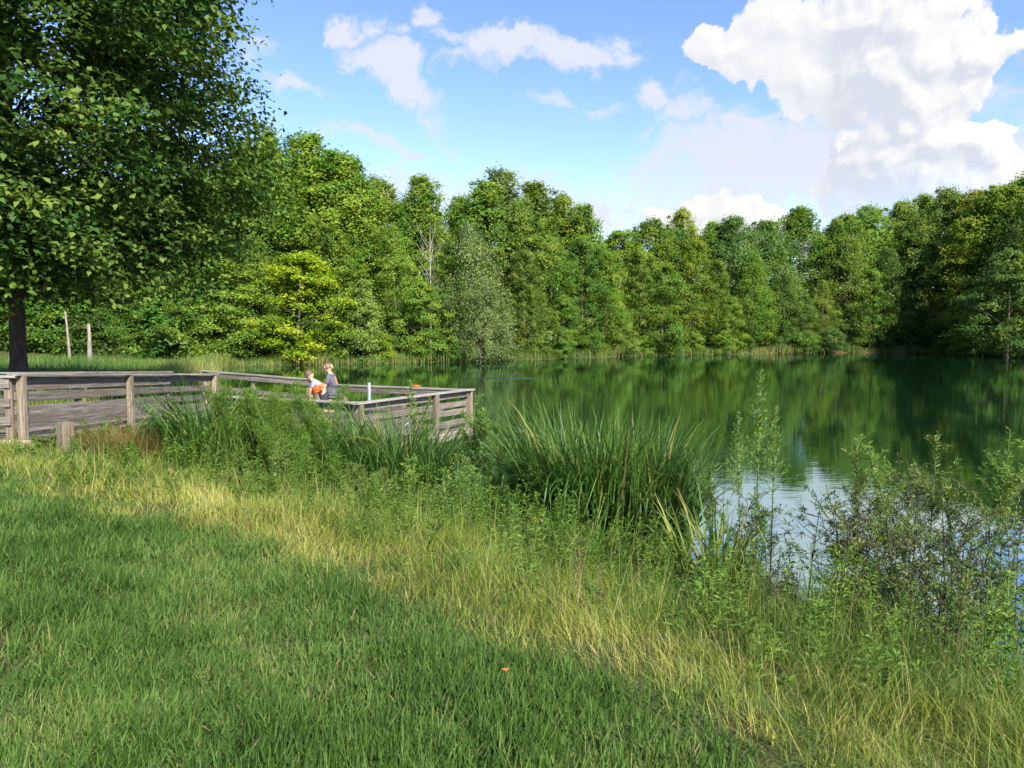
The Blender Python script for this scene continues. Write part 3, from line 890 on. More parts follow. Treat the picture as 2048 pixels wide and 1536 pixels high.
# ramp
RA, RB = (-8.25, 11.9), (-8.15, 19.4)          # right rail line
LA, LB = (-10.1, 12.2), (-10.05, 20.6)         # left rail line
zA, zB = 1.27, 0.82
ext = 0.42                                      # the railings run on towards the frame edge
RA0 = (-8.25 - 0.0, 11.9)
railing(RA, RB, zA, zB, [0.0, 0.44, 1.0], 1, 1.06, boards=(0.22, 0.47, 0.72))
railing((-10.9, 11.55), (-8.33, 11.84), zA + 0.02, zA, [0.0, 0.97], -1, 1.02, boards=(0.30, 0.60), post_down=0.3)
railing(LA, LB, zA, zB, [0.0, 0.5, 1.0], -1, 1.06, boards=(0.14, 0.33, 0.56, 0.80))
decking((RA, RB, (LB[0], 19.4), (LA[0], 11.9)), 52, (zA, zB))
# connector and platform
eA, eB = Vector((-9.9, 22.6)), Vector((-5.93, 20.75))
PB, PR, PN = Vector((-4.83, 20.1)), Vector((-1.1, 18.45)), Vector((-3.19, 14.9))
PL = PN + (PB - PR)
dz, rh = 0.60, 0.94
railing(tuple(eA), tuple(eB), 0.82, 0.66, [0.04, 0.5, 1.0], -1, 1.0, boards=(0.25, 0.5))
railing(tuple(eB + Vector((0.25, -0.1))), tuple(PB), dz, dz, [0.0, 1.0], -1, rh, boards=(0.30, 0.42))
railing(tuple(PB), tuple(PR), dz, dz, [0.02, 0.5, 0.985], -1, rh, boards=(0.36,))
railing(tuple(PR), tuple(PN), dz, dz, [0.0, 0.36, 1.0], -1, rh, boards=(0.16, 0.42, 0.62))
railing(tuple(PN), tuple(PL), dz, dz, [0.03, 0.5, 1.0], -1, rh, boards=(0.22, 0.46, 0.66))
decking((tuple(PR), tuple(PB), tuple(PL), tuple(PN)), 29, (dz, dz))
wq = (PB - PR).normalized()
cN = Vector((-0.4, -0.92)) * 2.0
decking((tuple(eB), tuple(eA), tuple(eA + cN + Vector((-.2, -.2))), tuple(eB + cN)), 26, (dz + .02, 0.82))
decking(((-8.15, 19.45), (-9.0, 21.3), (-10.05, 20.9), (-10.05, 19.45)), 10, (zB - .01, zB - .02))
for (p, q) in ((PR, PN), (PN, PL), (PL, PB), (PB, PR)):       # rim boards and piles below the deck
    n2 = Vector((q - p).to_3d()).normalized()
    board('rim_board', Vector((p.x, p.y, dz - 0.155)) + n2 * .06, Vector((q.x, q.y, dz - 0.155)) - n2 * .06, 0.036, 0.22, M['woodcap'], pier)
for t in (0.05, 0.5, 0.95):
    for s in (0.08, 0.92):
        p = PN.lerp(PL, t).lerp(PR.lerp(PB, t), s)
        board('pile', (p.x, p.y, -1.2), (p.x, p.y, dz - 0.05), 0.17, 0.17, M['woodpost'], pier, up=(1, 0, 0))
for t in (0.45, 0.7, 0.95):
    for X in (-8.4, -9.9):
        y_ = 11.9 + 7.5 * t
        board('pile', (X, y_, -1.3), (X, y_, zA + (zB - zA) * t - 0.06), 0.15, 0.15, M['woodpost'], pier, up=(1, 0, 0))
slab = board('landing_slab', (-9.9, 11.35, zA - 0.06), (-7.95, 11.25, zA - 0.07), 0.9, 0.12, M['concrete'], pier, label='pale concrete landing at the foot of the ramp')

sp_ = spot(123, 11.0)
post = empty('short_wooden_post', sp_)
tag(post, 'short thick square wooden post standing before the ramp', 'post')
board('post_shaft', sp_ + Vector((0, 0, -0.3)), sp_ + Vector((0.01, 0, 0.50)), 0.19, 0.19, M['woodpost'], post, up=(0.5, 1, 0))
pc = at_y(738, 765, 15.6)
pme = Acc()
v, q = tube([(0, 0, 0), (0, 0, 1.0), (0, 0, 1.43)], [0.04, 0.04, 0.04], 14); pme.add(v, q)
v, q = tube([(0, 0, 1.43), (0, 0, 1.45)], [0.044, 0.044], 14); pme.add(v, q)
v2 = np.array([[0.044 * math.cos(a), 0.044 * math.sin(a), 1.452] for a in np.linspace(0, 2 * np.pi, 14, endpoint=False)] + [[0, 0, 1.455]])
pme.add(v2, None, np.array([[k, (k + 1) % 14, 14] for k in range(14)]))
mp_ = link('metal_pipe', pme.mesh('metal_pipe', M['metal'], False), None, (pc.x, pc.y, 0.6))
tag(mp_, 'upright grey metal pipe standing on the pier platform', 'pipe')
mp_.scale.z = (pc.z - 0.6) / 1.455


# ------------------------------------------------------------------ people
def skin_mesh(name, joints, edges, mat, root=0, sub=2):
    me = bpy.data.meshes.new(name + '_base')
    me.from_pydata([j[0] for j in joints], edges, [])
    ob = bpy.data.objects.new(name + '_tmp', me)
    COL.objects.link(ob)
    ob.modifiers.new('s', 'SKIN').use_smooth_shade = True
    for i, j in enumerate(joints):
        sv = me.skin_vertices[0].data[i]
        rr = j[1]
        sv.radius = (rr, rr) if not isinstance(rr, tuple) else rr
        sv.use_root = (i == root)
    sb = ob.modifiers.new('d', 'SUBSURF'); sb.levels = sb.render_levels = sub
    dg = bpy.context.evaluated_depsgraph_get()
    res = bpy.data.meshes.new_from_object(ob.evaluated_get(dg))
    res.name = name
    bpy.data.objects.remove(ob)
    res.materials.clear(); res.materials.append(mat)
    res.polygons.foreach_set('use_smooth', [True] * len(res.polygons))
    return res


def chain(pts):
    """pts: list of (name, xyz, radius, parent)"""
    idn = {p[0]: i for i, p in enumerate(pts)}
    return [(p[1], p[2]) for p in pts], [(idn[p[3]], i) for i, p in enumerate(pts) if p[3] is not None]


def blob_mesh(name, mat, scale, disp=0.1, freq=3.0, seed=0, sub=3, cut=None):
    bm = bmesh.new()
    bmesh.ops.create_icosphere(bm, subdivisions=sub, radius=1)
    r = random.Random(seed)
    ph = [(r.uniform(0, 6), r.uniform(0, 6), r.uniform(0, 6)) for _ in range(4)]
    for v in bm.verts:
        c = v.co.copy()
        k = 1 + disp * sum(math.sin(freq * (i + 1) * c.x + p[0]) * math.sin(freq * (i + 1) * c.y + p[1]) * math.sin(freq * (i + 1) * c.z + p[2]) for i, p in enumerate(ph))
        v.co = Vector((c.x * scale[0], c.y * scale[1], c.z * scale[2])) * k
    if cut: bmesh.ops.delete(bm, geom=[v for v in bm.verts if cut(v.co)], context='VERTS')
    for f in bm.faces: f.smooth = True
    me = bpy.data.meshes.new(name)
    bm.to_mesh(me); bm.free()
    me.materials.append(mat)
    return me


SKIN = plain('skin', (0.46, 0.25, 0.17), 0.5, 0.4, 0.05)
SHIRT = plain('grey_shirt', (0.075, 0.08, 0.095), 0.9, 0.1, 0.2)
BLACK = plain('black_cloth', (0.014, 0.014, 0.018), 0.85, 0.15)
PALE = plain('pale_grey_shirt', (0.22, 0.235, 0.265), 0.9, 0.1, 0.08)
CHAR = plain('charcoal_shorts', (0.035, 0.036, 0.042), 0.9, 0.1, 0.2)
HAIRB = plain('brown_hair', (0.075, 0.038, 0.025), 0.5, 0.4, 0.4, 60)
HAIRM = plain('light_brown_hair', (0.16, 0.105, 0.07), 0.5, 0.4, 0.4, 60)
HAIRL = plain('blond_hair', (0.33, 0.22, 0.115), 0.5, 0.4, 0.35, 60)
GLASS = plain('dark_glass', (0.01, 0.01, 0.012), 0.1, 0.6)
SHOE = plain('shoe', (0.25, 0.25, 0.27), 0.8, 0.2)
ORNG = plain('orange_plastic', (0.85, 0.13, 0.012), 0.5, 0.4, 0.12, 30)
PRINT = plain('shirt_print', (0.42, 0.16, 0.12), 0.85, 0.1, 0.3, 60)
WHITE = plain('white_plastic', (0.72, 0.73, 0.75), 0.45, 0.4, 0.04)


def hand(pre, wrist, fwd, side, up, parent, s=1.0, curl=0.5):
    """five finger chains rooted in the palm"""
    w, f, sd_, u = Vector(wrist), Vector(fwd).normalized(), Vector(side).normalized(), Vector(up).normalized()
    palm = w + f * 0.055 * s
    out = [(pre + 'palm', tuple(palm), (0.030 * s, 0.018 * s), parent)]
    for k, (o, ln) in enumerate(((-0.026, .062), (-0.009, .075), (0.009, .080), (0.026, .070))):
        k0 = palm + sd_ * o * s + f * 0.03 * s
        k1 = k0 + (f * math.cos(curl) - u * math.sin(curl)) * ln * .5 * s
        k2 = k1 + (f * math.cos(curl * 2) - u * math.sin(curl * 2)) * ln * .5 * s
        out += [(f'{pre}f{k}a', tuple(k0), 0.0085 * s, pre + 'palm'), (f'{pre}f{k}b', tuple(k1), 0.008 * s, f'{pre}f{k}a'), (f'{pre}f{k}c', tuple(k2), 0.0065 * s, f'{pre}f{k}b')]
    t0 = w + f * 0.025 * s + sd_ * 0.030 * s
    t1 = t0 + (f * .7 + sd_ * .5 - u * .3).normalized() * 0.04 * s
    out += [(pre + 't0', tuple(t0), 0.010 * s, pre + 'palm'), (pre + 't1', tuple(t1), 0.008 * s, pre + 't0')]
    return out


def head_parts(root, c, R, yaw_fwd, mat_hair, seed, tilt=0.3):
    """c: head centre in root space; face towards +x of root, tilted down"""
    h = Matrix.Translation(c) @ Matrix.Rotation(tilt, 4, 'Y')
    hd = blob_mesh('head', SKIN, (R * 0.98, R * 0.80, R * 1.18), 0.0, sub=3)
    for v in hd.vertices:                       # jaw, chin and brow
        x, y, z = v.co
        if z < 0: v.co.y *= 1 + 0.38 * z / R; v.co.x += 0.13 * (-z) * (1 if x > 0 else -1.2)
        if x > 0.6 * R and abs(z) < .35 * R: v.co.x -= 0.05 * R
    o = link('head', hd, root); o.matrix_local = h
    nose = Acc()
    nose.add(np.array([(R * .84, 0, R * .18), (R * 1.20, 0, -R * .20), (R * .84, R * .17, -R * .27), (R * .84, -R * .17, -R * .27), (R * .88, 0, -R * .34)]), None, np.array([(0, 2, 1), (0, 1, 3), (1, 2, 4), (1, 4, 3)]))
    link('nose', nose.mesh('nose', SKIN, True), o)
    mo = blob_mesh('mouth', plain('lip', (0.42, 0.15, 0.13), 0.5), (R * .10, R * .26, R * .06), 0.0, sub=2)
    link('mouth', mo, o, (R * .80, 0, -R * .55))
    for s in (-1, 1):
        link('ear', blob_mesh('ear', SKIN, (R * .17, R * .07, R * .25), 0.05, sub=2), o, (-R * .05, s * R * .80, -R * .05))
        e = link('eye', blob_mesh('eye', WHITE, (R * .10,) * 3, 0, sub=2), o, (R * .80, s * R * .32, R * .10))
    return o


# --- woman: facing left in the picture, root space +x = forward
wy = 18.2
wpos = at_y(664, 800, wy)
woman = empty('person', (wpos.x, wpos.y, dz), math.radians(178))
tag(woman, 'person in dark grey T-shirt and black shorts with sunglasses, reaching towards a child', 'person')
J = [('pelvis', (0, 0, .90), (.125, .155), None), ('waist', (-.01, 0, 1.06), (.10, .13), 'pelvis'), ('chest', (.01, 0, 1.24), (.115, .15), 'waist'), ('neckb', (.03, 0, 1.38), (.065, .08), 'chest'), ('neck', (.055, 0, 1.45), .05, 'neckb'), ('skull', (.08, 0, 1.52), .055, 'neck')]
for s, nm in ((1, 'l'), (-1, 'r')):
    J += [(nm + 'hip', (0, s * .085, .84), .092, 'pelvis'), (nm + 'knee', (.03, s * .09, .47), .056, nm + 'hip'), (nm + 'calf', (.0, s * .09, .34), .055, nm + 'knee'), (nm + 'ank', (-.03, s * .09, .08), .036, nm + 'calf'), (nm + 'toe', (.10, s * .10, .035), .034, nm + 'ank'),
          (nm + 'sh', (.02, s * .165, 1.335), .055, 'chest')]
    el_ = (.10, s * .215, 1.08) if s > 0 else (.06, s * .205, 1.07)
    wr = (.33, s * .15, 1.06) if s > 0 else (.29, s * .12, 1.02)
    J += [(nm + 'elb', el_, .040, nm + 'sh'), (nm + 'fore', tuple(Vector(el_).lerp(Vector(wr), .35)), .038, nm + 'elb'), (nm + 'wr', wr, .026, nm + 'fore')]
    J += hand(nm, wr, Vector(wr) - Vector(el_), (0, -s, 0.2), (0, 0, 1), nm + 'wr', 1.0, 0.55)
jj, ee = chain(J)
link('body', skin_mesh('woman_body', jj, ee, SKIN, 0, 2), woman)
J = [('pelvis', (0, 0, .95), (.142, .172), None), ('hem', (0, 0, .865), (.148, .180), 'pelvis'), ('waist', (-.01, 0, 1.04), (.125, .155), 'pelvis'), ('chest', (.01, 0, 1.24), (.138, .172), 'waist'), ('neckb', (.028, 0, 1.395), (.08, .10), 'chest')]
for s, nm in ((1, 'l'), (-1, 'r')):
    J += [(nm + 'sh', (.02, s * .17, 1.335), .075, 'chest'), (nm + 'arm', (.055, s * .20, 1.20), .070, nm + 'sh'), (nm + 'slv', (.075, s * .208, 1.13), .068, nm + 'arm')]
jj, ee = chain(J)
sh = link('t_shirt', skin_mesh('woman_shirt', jj, ee, SHIRT, 0, 2), woman)
from mathutils.bvhtree import BVHTree
bvh = BVHTree.FromPolygons([v.co for v in sh.data.vertices], [list(p.vertices) for p in sh.data.polygons])
pv = []
for zz_ in np.linspace(1.32, 1.12, 6):
    for yy_ in np.linspace(-.075, .075, 5):
        hit = bvh.ray_cast(Vector((-1, yy_, zz_)), Vector((1, 0, 0)))[0]
        pv.append((hit.x - 0.004, yy_, zz_))
pq = mesh_np('print', pv, quads=[(k * 5 + j, k * 5 + j + 1, k * 5 + j + 6, k * 5 + j + 5) for k in range(5) for j in range(4)], mat=PRINT)
link('back_print', pq, sh)
J = [('pelvis', (0, 0, .88), (.140, .168), None), ('up', (0, 0, .95), (.135, .160), 'pelvis')]
for s, nm in ((1, 'l'), (-1, 'r')):
    J += [(nm + 'hip', (0, s * .085, .82), .112, 'pelvis'), (nm + 'hem', (.012, s * .092, .68), .098, nm + 'hip')]
jj, ee = chain(J)
link('shorts', skin_mesh('woman_shorts', jj, ee, BLACK, 0, 2), woman)
hc = Vector((.11, 0, 1.545))
R = 0.098
hd = head_parts(woman, hc, R, None, HAIRL, 3, 0.35)
link('hair', blob_mesh('woman_hair', HAIRM, (R * 1.08, R * .92, R * 1.22), 0.05, 4, 2, 3, cut=lambda c: (c.x > R * .35 and c.z < R * .72) or c.z < -R * .5), hd, (-R * .10, 0, R * .07))
link('hair_bun', blob_mesh('hair_bun', HAIRB, (R * .45, R * .45, R * .38), 0.12, 5, 3, 2), hd, (-R * .35, 0, R * 1.45))
link('ponytail', blob_mesh('ponytail', HAIRL, (R * .42, R * .40, R * .85), 0.1, 4, 5, 3), hd, (-R * 1.25, 0, -R * .10))
sg = Acc()
for s in (-1, 1):
    v, q = tube([(R * .96, s * R * .34, R * .16), (R * 1.02, s * R * .34, R * .15)], [R * .27, R * .25], 10); sg.add(v, q)
    sg.add(np.vstack([v[10:], [[R * 1.03, s * R * .34, R * .15]]]), None, np.array([[k, (k + 1) % 10, 10] for k in range(10)]))
    v, q = tube([(R * .92, s * R * .60, R * .2), (R * .1, s * R * .84, R * .12)], [R * .04, R * .04], 5); sg.add(v, q)
link('sunglasses', sg.mesh('sunglasses', GLASS), hd)
for s in (-1, 1):
    link('shoe', blob_mesh('shoe', SHOE, (.125, .048, .045), 0.02, sub=2), woman, (.05, s * .098, .042))

# --- boy: bending forward to the left
bpos = at_y(650, 800, 18.0)
boy = empty('person', (bpos.x, bpos.y, dz + 0.17), math.radians(184))
boy.scale = (1.06, 1.06, 1.06)
step = empty('wooden_step', (bpos.x, bpos.y, dz))
tag(step, 'low wooden step on the platform under the bending child', 'step')
for k in (-1, 0, 1):
    board('step_plank', (bpos.x - .3, bpos.y + k * .135, dz + .148), (bpos.x + .3, bpos.y + k * .135, dz + .148), .13, .036, M['wood'], step)
for k in (-1, 1):
    board('step_side', (bpos.x + k * .25, bpos.y - .2, dz + .065), (bpos.x + k * .25, bpos.y + .2, dz + .065), .036, .126, M['wood'], step)
tag(boy, 'child in pale grey T-shirt and dark shorts bending forward with brown hair', 'person')
J = [('pelvis', (0, 0, .70), (.10, .12), None), ('waist', (.09, 0, .80), (.085, .105), 'pelvis'), ('chest', (.20, 0, .92), (.09, .12), 'waist'), ('neckb', (.28, 0, 1.00), (.05, .06), 'chest'), ('neck', (.315, 0, 1.05), .042, 'neckb'), ('skull', (.335, 0, 1.10), .045, 'neck')]
for s, nm in ((1, 'l'), (-1, 'r')):
    el_ = (.31, s * .155, .78); wr = (.33, s * .10, .62)
    J += [(nm + 'hip', (0, s * .065, .65), .072, 'pelvis'), (nm + 'knee', (.03, s * .07, .37), .046, nm + 'hip'), (nm + 'calf', (.0, s * .07, .27), .044, nm + 'knee'), (nm + 'ank', (-.02, s * .07, .07), .030, nm + 'calf'), (nm + 'toe', (.08, s * .08, .03), .028, nm + 'ank'),
          (nm + 'sh', (.23, s * .13, .95), .045, 'chest'), (nm + 'elb', el_, .033, nm + 'sh'), (nm + 'wr', wr, .022, nm + 'elb')]
    J += hand(nm, wr, Vector(wr) - Vector(el_), (0, -s, 0.1), (-1, 0, 0), nm + 'wr', 0.8, 0.4)
jj, ee = chain(J)
link('body', skin_mesh('boy_body', jj, ee, SKIN, 0, 2), boy)
J = [('pelvis', (.015, 0, .70), (.118, .14), None), ('waist', (.09, 0, .80), (.108, .13), 'pelvis'), ('chest', (.20, 0, .92), (.112, .142), 'waist'), ('neckb', (.275, 0, 1.005), (.065, .08), 'chest')]
for s, nm in ((1, 'l'), (-1, 'r')):
    J += [(nm + 'sh', (.23, s * .135, .95), .062, 'chest'), (nm + 'slv', (.28, s * .152, .83), .056, nm + 'sh')]
jj, ee = chain(J)
link('t_shirt', skin_mesh('boy_shirt', jj, ee, PALE, 0, 2), boy)
J = [('pelvis', (0, 0, .68), (.118, .135), None), ('up', (.03, 0, .74), (.11, .13), 'pelvis')]
for s, nm in ((1, 'l'), (-1, 'r')):
    J += [(nm + 'hip', (0, s * .066, .62), .092, 'pelvis'), (nm + 'hem', (.012, s * .074, .44), .084, nm + 'hip')]
jj, ee = chain(J)
link('shorts', skin_mesh('boy_shorts', jj, ee, CHAR, 0, 2), boy)
R = 0.094
hd = head_parts(boy, Vector((.37, 0, 1.14)), R, None, HAIRB, 9, 0.65)
link('hair', blob_mesh('boy_hair', HAIRB, (R * 1.14, R * 1.0, R * 1.22), 0.10, 5, 12, 3, cut=lambda c: (c.x > R * .55 and c.z < R * .45) or c.z < -R * .55), hd, (-R * .08, 0, R * .12))
for s in (-1, 1):
    link('shoe', blob_mesh('shoe', SHOE, (.10, .042, .04), 0.02, sub=2), boy, (.04, s * .078, .038))

# orange things, white jug
oc = at_y(637, 777, 17.75)
ob = link('orange_bundle', blob_mesh('orange_bundle', ORNG, (.125, .07, .075), 0.30, 3.2, 4, 4), None, oc)
ob.rotation_euler = (0.2, -0.5, 0.3)
tag(ob, 'crumpled bright orange bundle held between the two people', 'bag')
oc = PB.lerp(PR, 0.60)
ob = link('orange_tray', blob_mesh('orange_tray', ORNG, (.125, .07, .035), 0.06, 4.0, 8, 3), None, (oc.x, oc.y - 0.03, dz + rh + 0.068))
tag(ob, 'flat orange object lying on the back rail of the platform', 'toy')
jc = PR.lerp(PN, 0.50)
jug = empty('white_jug', (jc.x - 0.33, jc.y + 0.12, dz))
tag(jug, 'small white plastic jug on the platform behind the near rail', 'jug')
prof = [(0.0, 0.0), (.10, 0.0), (.115, .02), (.118, .20), (.10, .27), (.045, .33), (.035, .34), (.035, .38), (0.0, .385)]
a_ = np.linspace(0, 2 * np.pi, 16, endpoint=False)
jv = np.array([[r_ * math.cos(t_), r_ * math.sin(t_), z_] for r_, z_ in prof for t_ in a_])
ii = np.arange(len(prof) * 16).reshape(len(prof), 16)
link('bottle_body', mesh_np('jug', jv, quads=np.stack([ii[:-1], np.roll(ii[:-1], -1, 1), np.roll(ii[1:], -1, 1), ii[1:]], -1).reshape(-1, 4), mat=WHITE, smooth=True), jug)
v, q = tube(bez((.10, 0, .12), (.05, 0, .31), 0.0, 7) + np.array([[.045 * math.sin(k), 0, 0] for k in np.linspace(0, np.pi, 7)]), [.013] * 7, 6)
hm = Acc(); hm.add(v, q)
link('handle', hm.mesh('jug_handle', WHITE, True), jug)


# ------------------------------------------------------------------ grass
def in_view(x, y, margin):
    return np.abs(x) < 0.735 * y + margin


def scatter(n, x0, x1, y0, y1, dens, r):
    """rejection sample: dens(x,y) in 0..1"""
    x, y = r.uniform(x0, x1, n), r.uniform(y0, y1, n)
    k = r.random(n) < dens(x, y)
    return x[k], y[k]


EDGE = lambda x, y: shore_sd(x, y) - np.interp(x, [-7, -2, 0.3], [.62, .36, 0]) + (vnoise(x, y, 1.1) - 0.5) * 0.5 + (vnoise(x, y, 4.0) - 0.5) * 0.25     # lawn lies above 4.35


_jit = np.random.default_rng(5)


def lawn_density(x, y):
    dd = np.hypot(x, y)
    return np.clip((3.2 / dd) ** 1.25, 0, 1) * in_view(x, y, 0.8) * (EDGE(x, y) + _jit.normal(0, .13, len(x)) > np.interp(x, [-4, 1], [4.52, 4.80])) * np.interp(vnoise(x, y, 4.0) * .6 + vnoise(x, y, 9.0) * .4, [.2, .5, .7], [.25, .8, 1])


r = np.random.default_rng(21)
x, y = scatter(1650000, -9.5, 3.2, 1.8, 11.5, lawn_density, r)
n = len(x)
dist = np.hypot(x, y)
patch = vnoise(x, y, 1.3) * .5 + vnoise(x, y, 3.7) * .3 + r.random(n) * .2
size = np.clip(0.45 + 0.6 * vnoise(x, y, 0.9) + 0.6 * vnoise(x, y, 4.5), .5, 1.5) * r.uniform(0.55, 1.35, n)
tint = np.clip(0.00 + 0.80 * patch + r.normal(0, 0.17, n), 0, 0.84)
dry = r.random(n) < 0.05 + 0.10 * (vnoise(x, y, 2.2) > 0.66)
tint = np.where(dry, r.uniform(0.85, 1.0, n), tint)
wind = 0.9 + 0.8 * (vnoise(x, y, 0.5) - 0.5)
az = np.where(r.random(n) < 0.4, wind + r.normal(0, 0.9, n), r.uniform(0, 6.28, n))
flatb = r.random(n) < 0.22
ln = 0.098 * size * np.where(dry, 0.8, 1) * np.interp(EDGE(x, y), [4.55, 4.85], [1.15, 1.0])
v, q, tr, tt = blades(np.column_stack([x, y, ground(x, y) - 0.01]), az, np.abs(r.normal(0.48, 0.36, n)) + dry * 0.6 + flatb * 0.55, r.normal(0.55, 0.45, n), ln,
                      0.0060 * r.choice([.65, .85, 1.0, 1.25, 1.75], n) * np.clip(dist / 4.5, 1, 1.7), 2, r, tint, 0.8)
print('lawn blades', n)
me = mesh_np('lawn', v, q, tr, tt, M['lawn'])
tag(link('lawn_grass', me), 'mown green lawn sloping up from the lake bank', 'grass', kind='stuff')


# tall yellowing grass of the bank
def bank_density(x, y):
    e = EDGE(x, y)
    a = np.interp(e, [0.4, 1.2, 2.4, 4.45, 4.75], [0.15, 0.5, 0.8, 1.0, 0.0]) * np.interp(vnoise(x, y, 3.1) * .5 + vnoise(x, y, 7.0) * .5, [.25, .6], [.35, 1])
    return a * np.clip((4.0 / np.hypot(x, y)) ** 1.1, 0, 1) * in_view(x, y, 0.9)


x, y = scatter(1000000, -10.5, 7.5, 2.0, 15, bank_density, r)
k = ~((x < -7.6) & (y > 11.6))
x, y = x[k], y[k]
n = len(x)
e = EDGE(x, y)
dist = np.hypot(x, y)
patch = vnoise(x, y, 0.8) * .6 + vnoise(x, y, 2.4) * .4
hgt = np.interp(e, [0.3, 1.5, 3.0, 3.9, 4.7], [0.50, 0.40, 0.25, 0.16, 0.11]) * (0.6 + 0.8 * vnoise(x, y, 1.2)) * r.uniform(0.55, 1.25, n)
yel = np.interp(e, [0.5, 2.4, 3.3, 4.4], [0.10, 0.20, 0.36, 0.52]) - 0.08 * sstep(x, -1.5, 2.0) + (patch - 0.5) * 0.75 + (vnoise(x, y, 6.0) - .5) * .3
tint = np.clip(yel + r.normal(0, 0.14, n), 0, 0.93)
tint = np.where(r.random(n) < 0.05, r.uniform(0.9, 1.0, n), tint)
az = np.where(r.random(n) < 0.6, 9.0 * vnoise(x, y, 1.6) + r.normal(0, 0.8, n), r.uniform(0, 6.28, n))
wide = np.where(r.random(n) < 0.10, 2.6, 1.0)
v, q, tr, tt = blades(np.column_stack([x, y, ground(x, y) - 0.01]), az, np.abs(r.normal(0.34, 0.32, n)) + 0.8 * (r.random(n) < 0.2), r.normal(1.15, 0.7, n), hgt * 1.1 * np.where(wide > 1, .8, 1), 0.0034 * wide * r.uniform(0.6, 1.5, n) * np.clip(dist / 5, 1, 1.8), 3, r, tint, 0.9)
print('bank blades', n)
k = r.choice(n, 1500, replace=False)                      # long thin stems criss-crossing above the rest
bs = np.column_stack([x[k], y[k], ground(x[k], y[k])])
v3, q3, t3, c3 = blades(bs, r.uniform(0, 6.28, 1500), np.abs(r.normal(.45, .3, 1500)), r.normal(.5, .5, 1500), np.interp(e[k], [0, 3, 4.7], [.75, .5, .28]) * r.uniform(.7, 1.3, 1500), 0.0026 * np.clip(dist[k] / 5, 1, 1.8), 5, r, r.uniform(.5, 1, 1500), 1.0)
q, tr = np.concatenate([q, q3 + len(v)]), np.concatenate([tr, t3 + len(v)])
v, tt = np.concatenate([v, v3]), np.concatenate([tt, c3])
tag(link('bank_grass', mesh_np('bank_grass', v, q, tr, tt, M['straw'])), 'tall yellowing uncut grass between lawn and water', 'grass', kind='stuff')

# meadow and reeds on the far and left banks
def far_density(x, y):
    d = shore_sd(x, y)
    return (d > -0.35) * np.interp(d, [-.3, 0.1, 0.8, 3, 8, 12, 26], [0.7, 1.0, 1.0, 0.5, 0.25, 0.18, 0.0]) * (y > 17)


xs, ys = [], []
for (n0, bx) in ((170000, (-52, -10, 20, 72)), (150000, (-28, 70, 60, 112))):
    a_, b_ = scatter(n0, *bx, far_density, r)
    xs.append(a_); ys.append(b_)
x, y = np.concatenate(xs), np.concatenate(ys)
n = len(x)
d = shore_sd(x, y)
pn = vnoise(x, y, 0.22)
hgt = np.interp(d, [0, 0.8, 2.5, 6], [0.95, 1.0, 0.5, 0.35]) * np.interp(pn, [0.2, 0.8], [0.5, 1.5]) * r.uniform(0.6, 1.3, n)
tint = np.clip(0.45 + 0.5 * (vnoise(x, y, 0.15) - 0.4) + r.normal(0, 0.13, n) + np.where((d < 0.5) & (r.random(n) < 0.3), 0.4, 0), 0, 1)
v, q, tr, tt = blades(np.column_stack([x, y, ground(x, y) - 0.02]), r.uniform(0, 6.28, n), np.abs(r.normal(0.15, 0.15, n)), r.normal(0.5, 0.35, n), hgt, 0.035 * r.uniform(0.6, 1.4, n), 2, r, tint, 1.0)
print('far blades', n)
tag(link('far_bank_reeds', mesh_np('far_bank_reeds', v, q, tr, tt, M['farreed'])), 'green reeds and meadow grass along the far bank', 'reeds', kind='stuff')

# ------------------------------------------------------------------ iris clumps and tussocks
LEAFM = []
rl = np.random.default_rng(31)
for k in range(16):
    one = np.zeros((1, 3))
    fold = np.array([rl.uniform(0.55, 0.8)]) if k % 4 == 0 else np.array([-1.0])
    tn = np.array([np.clip(rl.normal(0.55, 0.16), 0.2, 0.93)]) if k != 7 else np.array([0.965])
    v, q, tr, tt = blades(one, np.array([0.0]), np.array([0.0]), np.array([rl.uniform(0.3, 2.4)]), np.array([1.0]), np.array([rl.uniform(0.018, 0.026)]), 9, rl, tn, 0.3, fold, 2.6)
    LEAFM.append(mesh_np('iris_leaf', v, q, tr, tt, M['iris']))


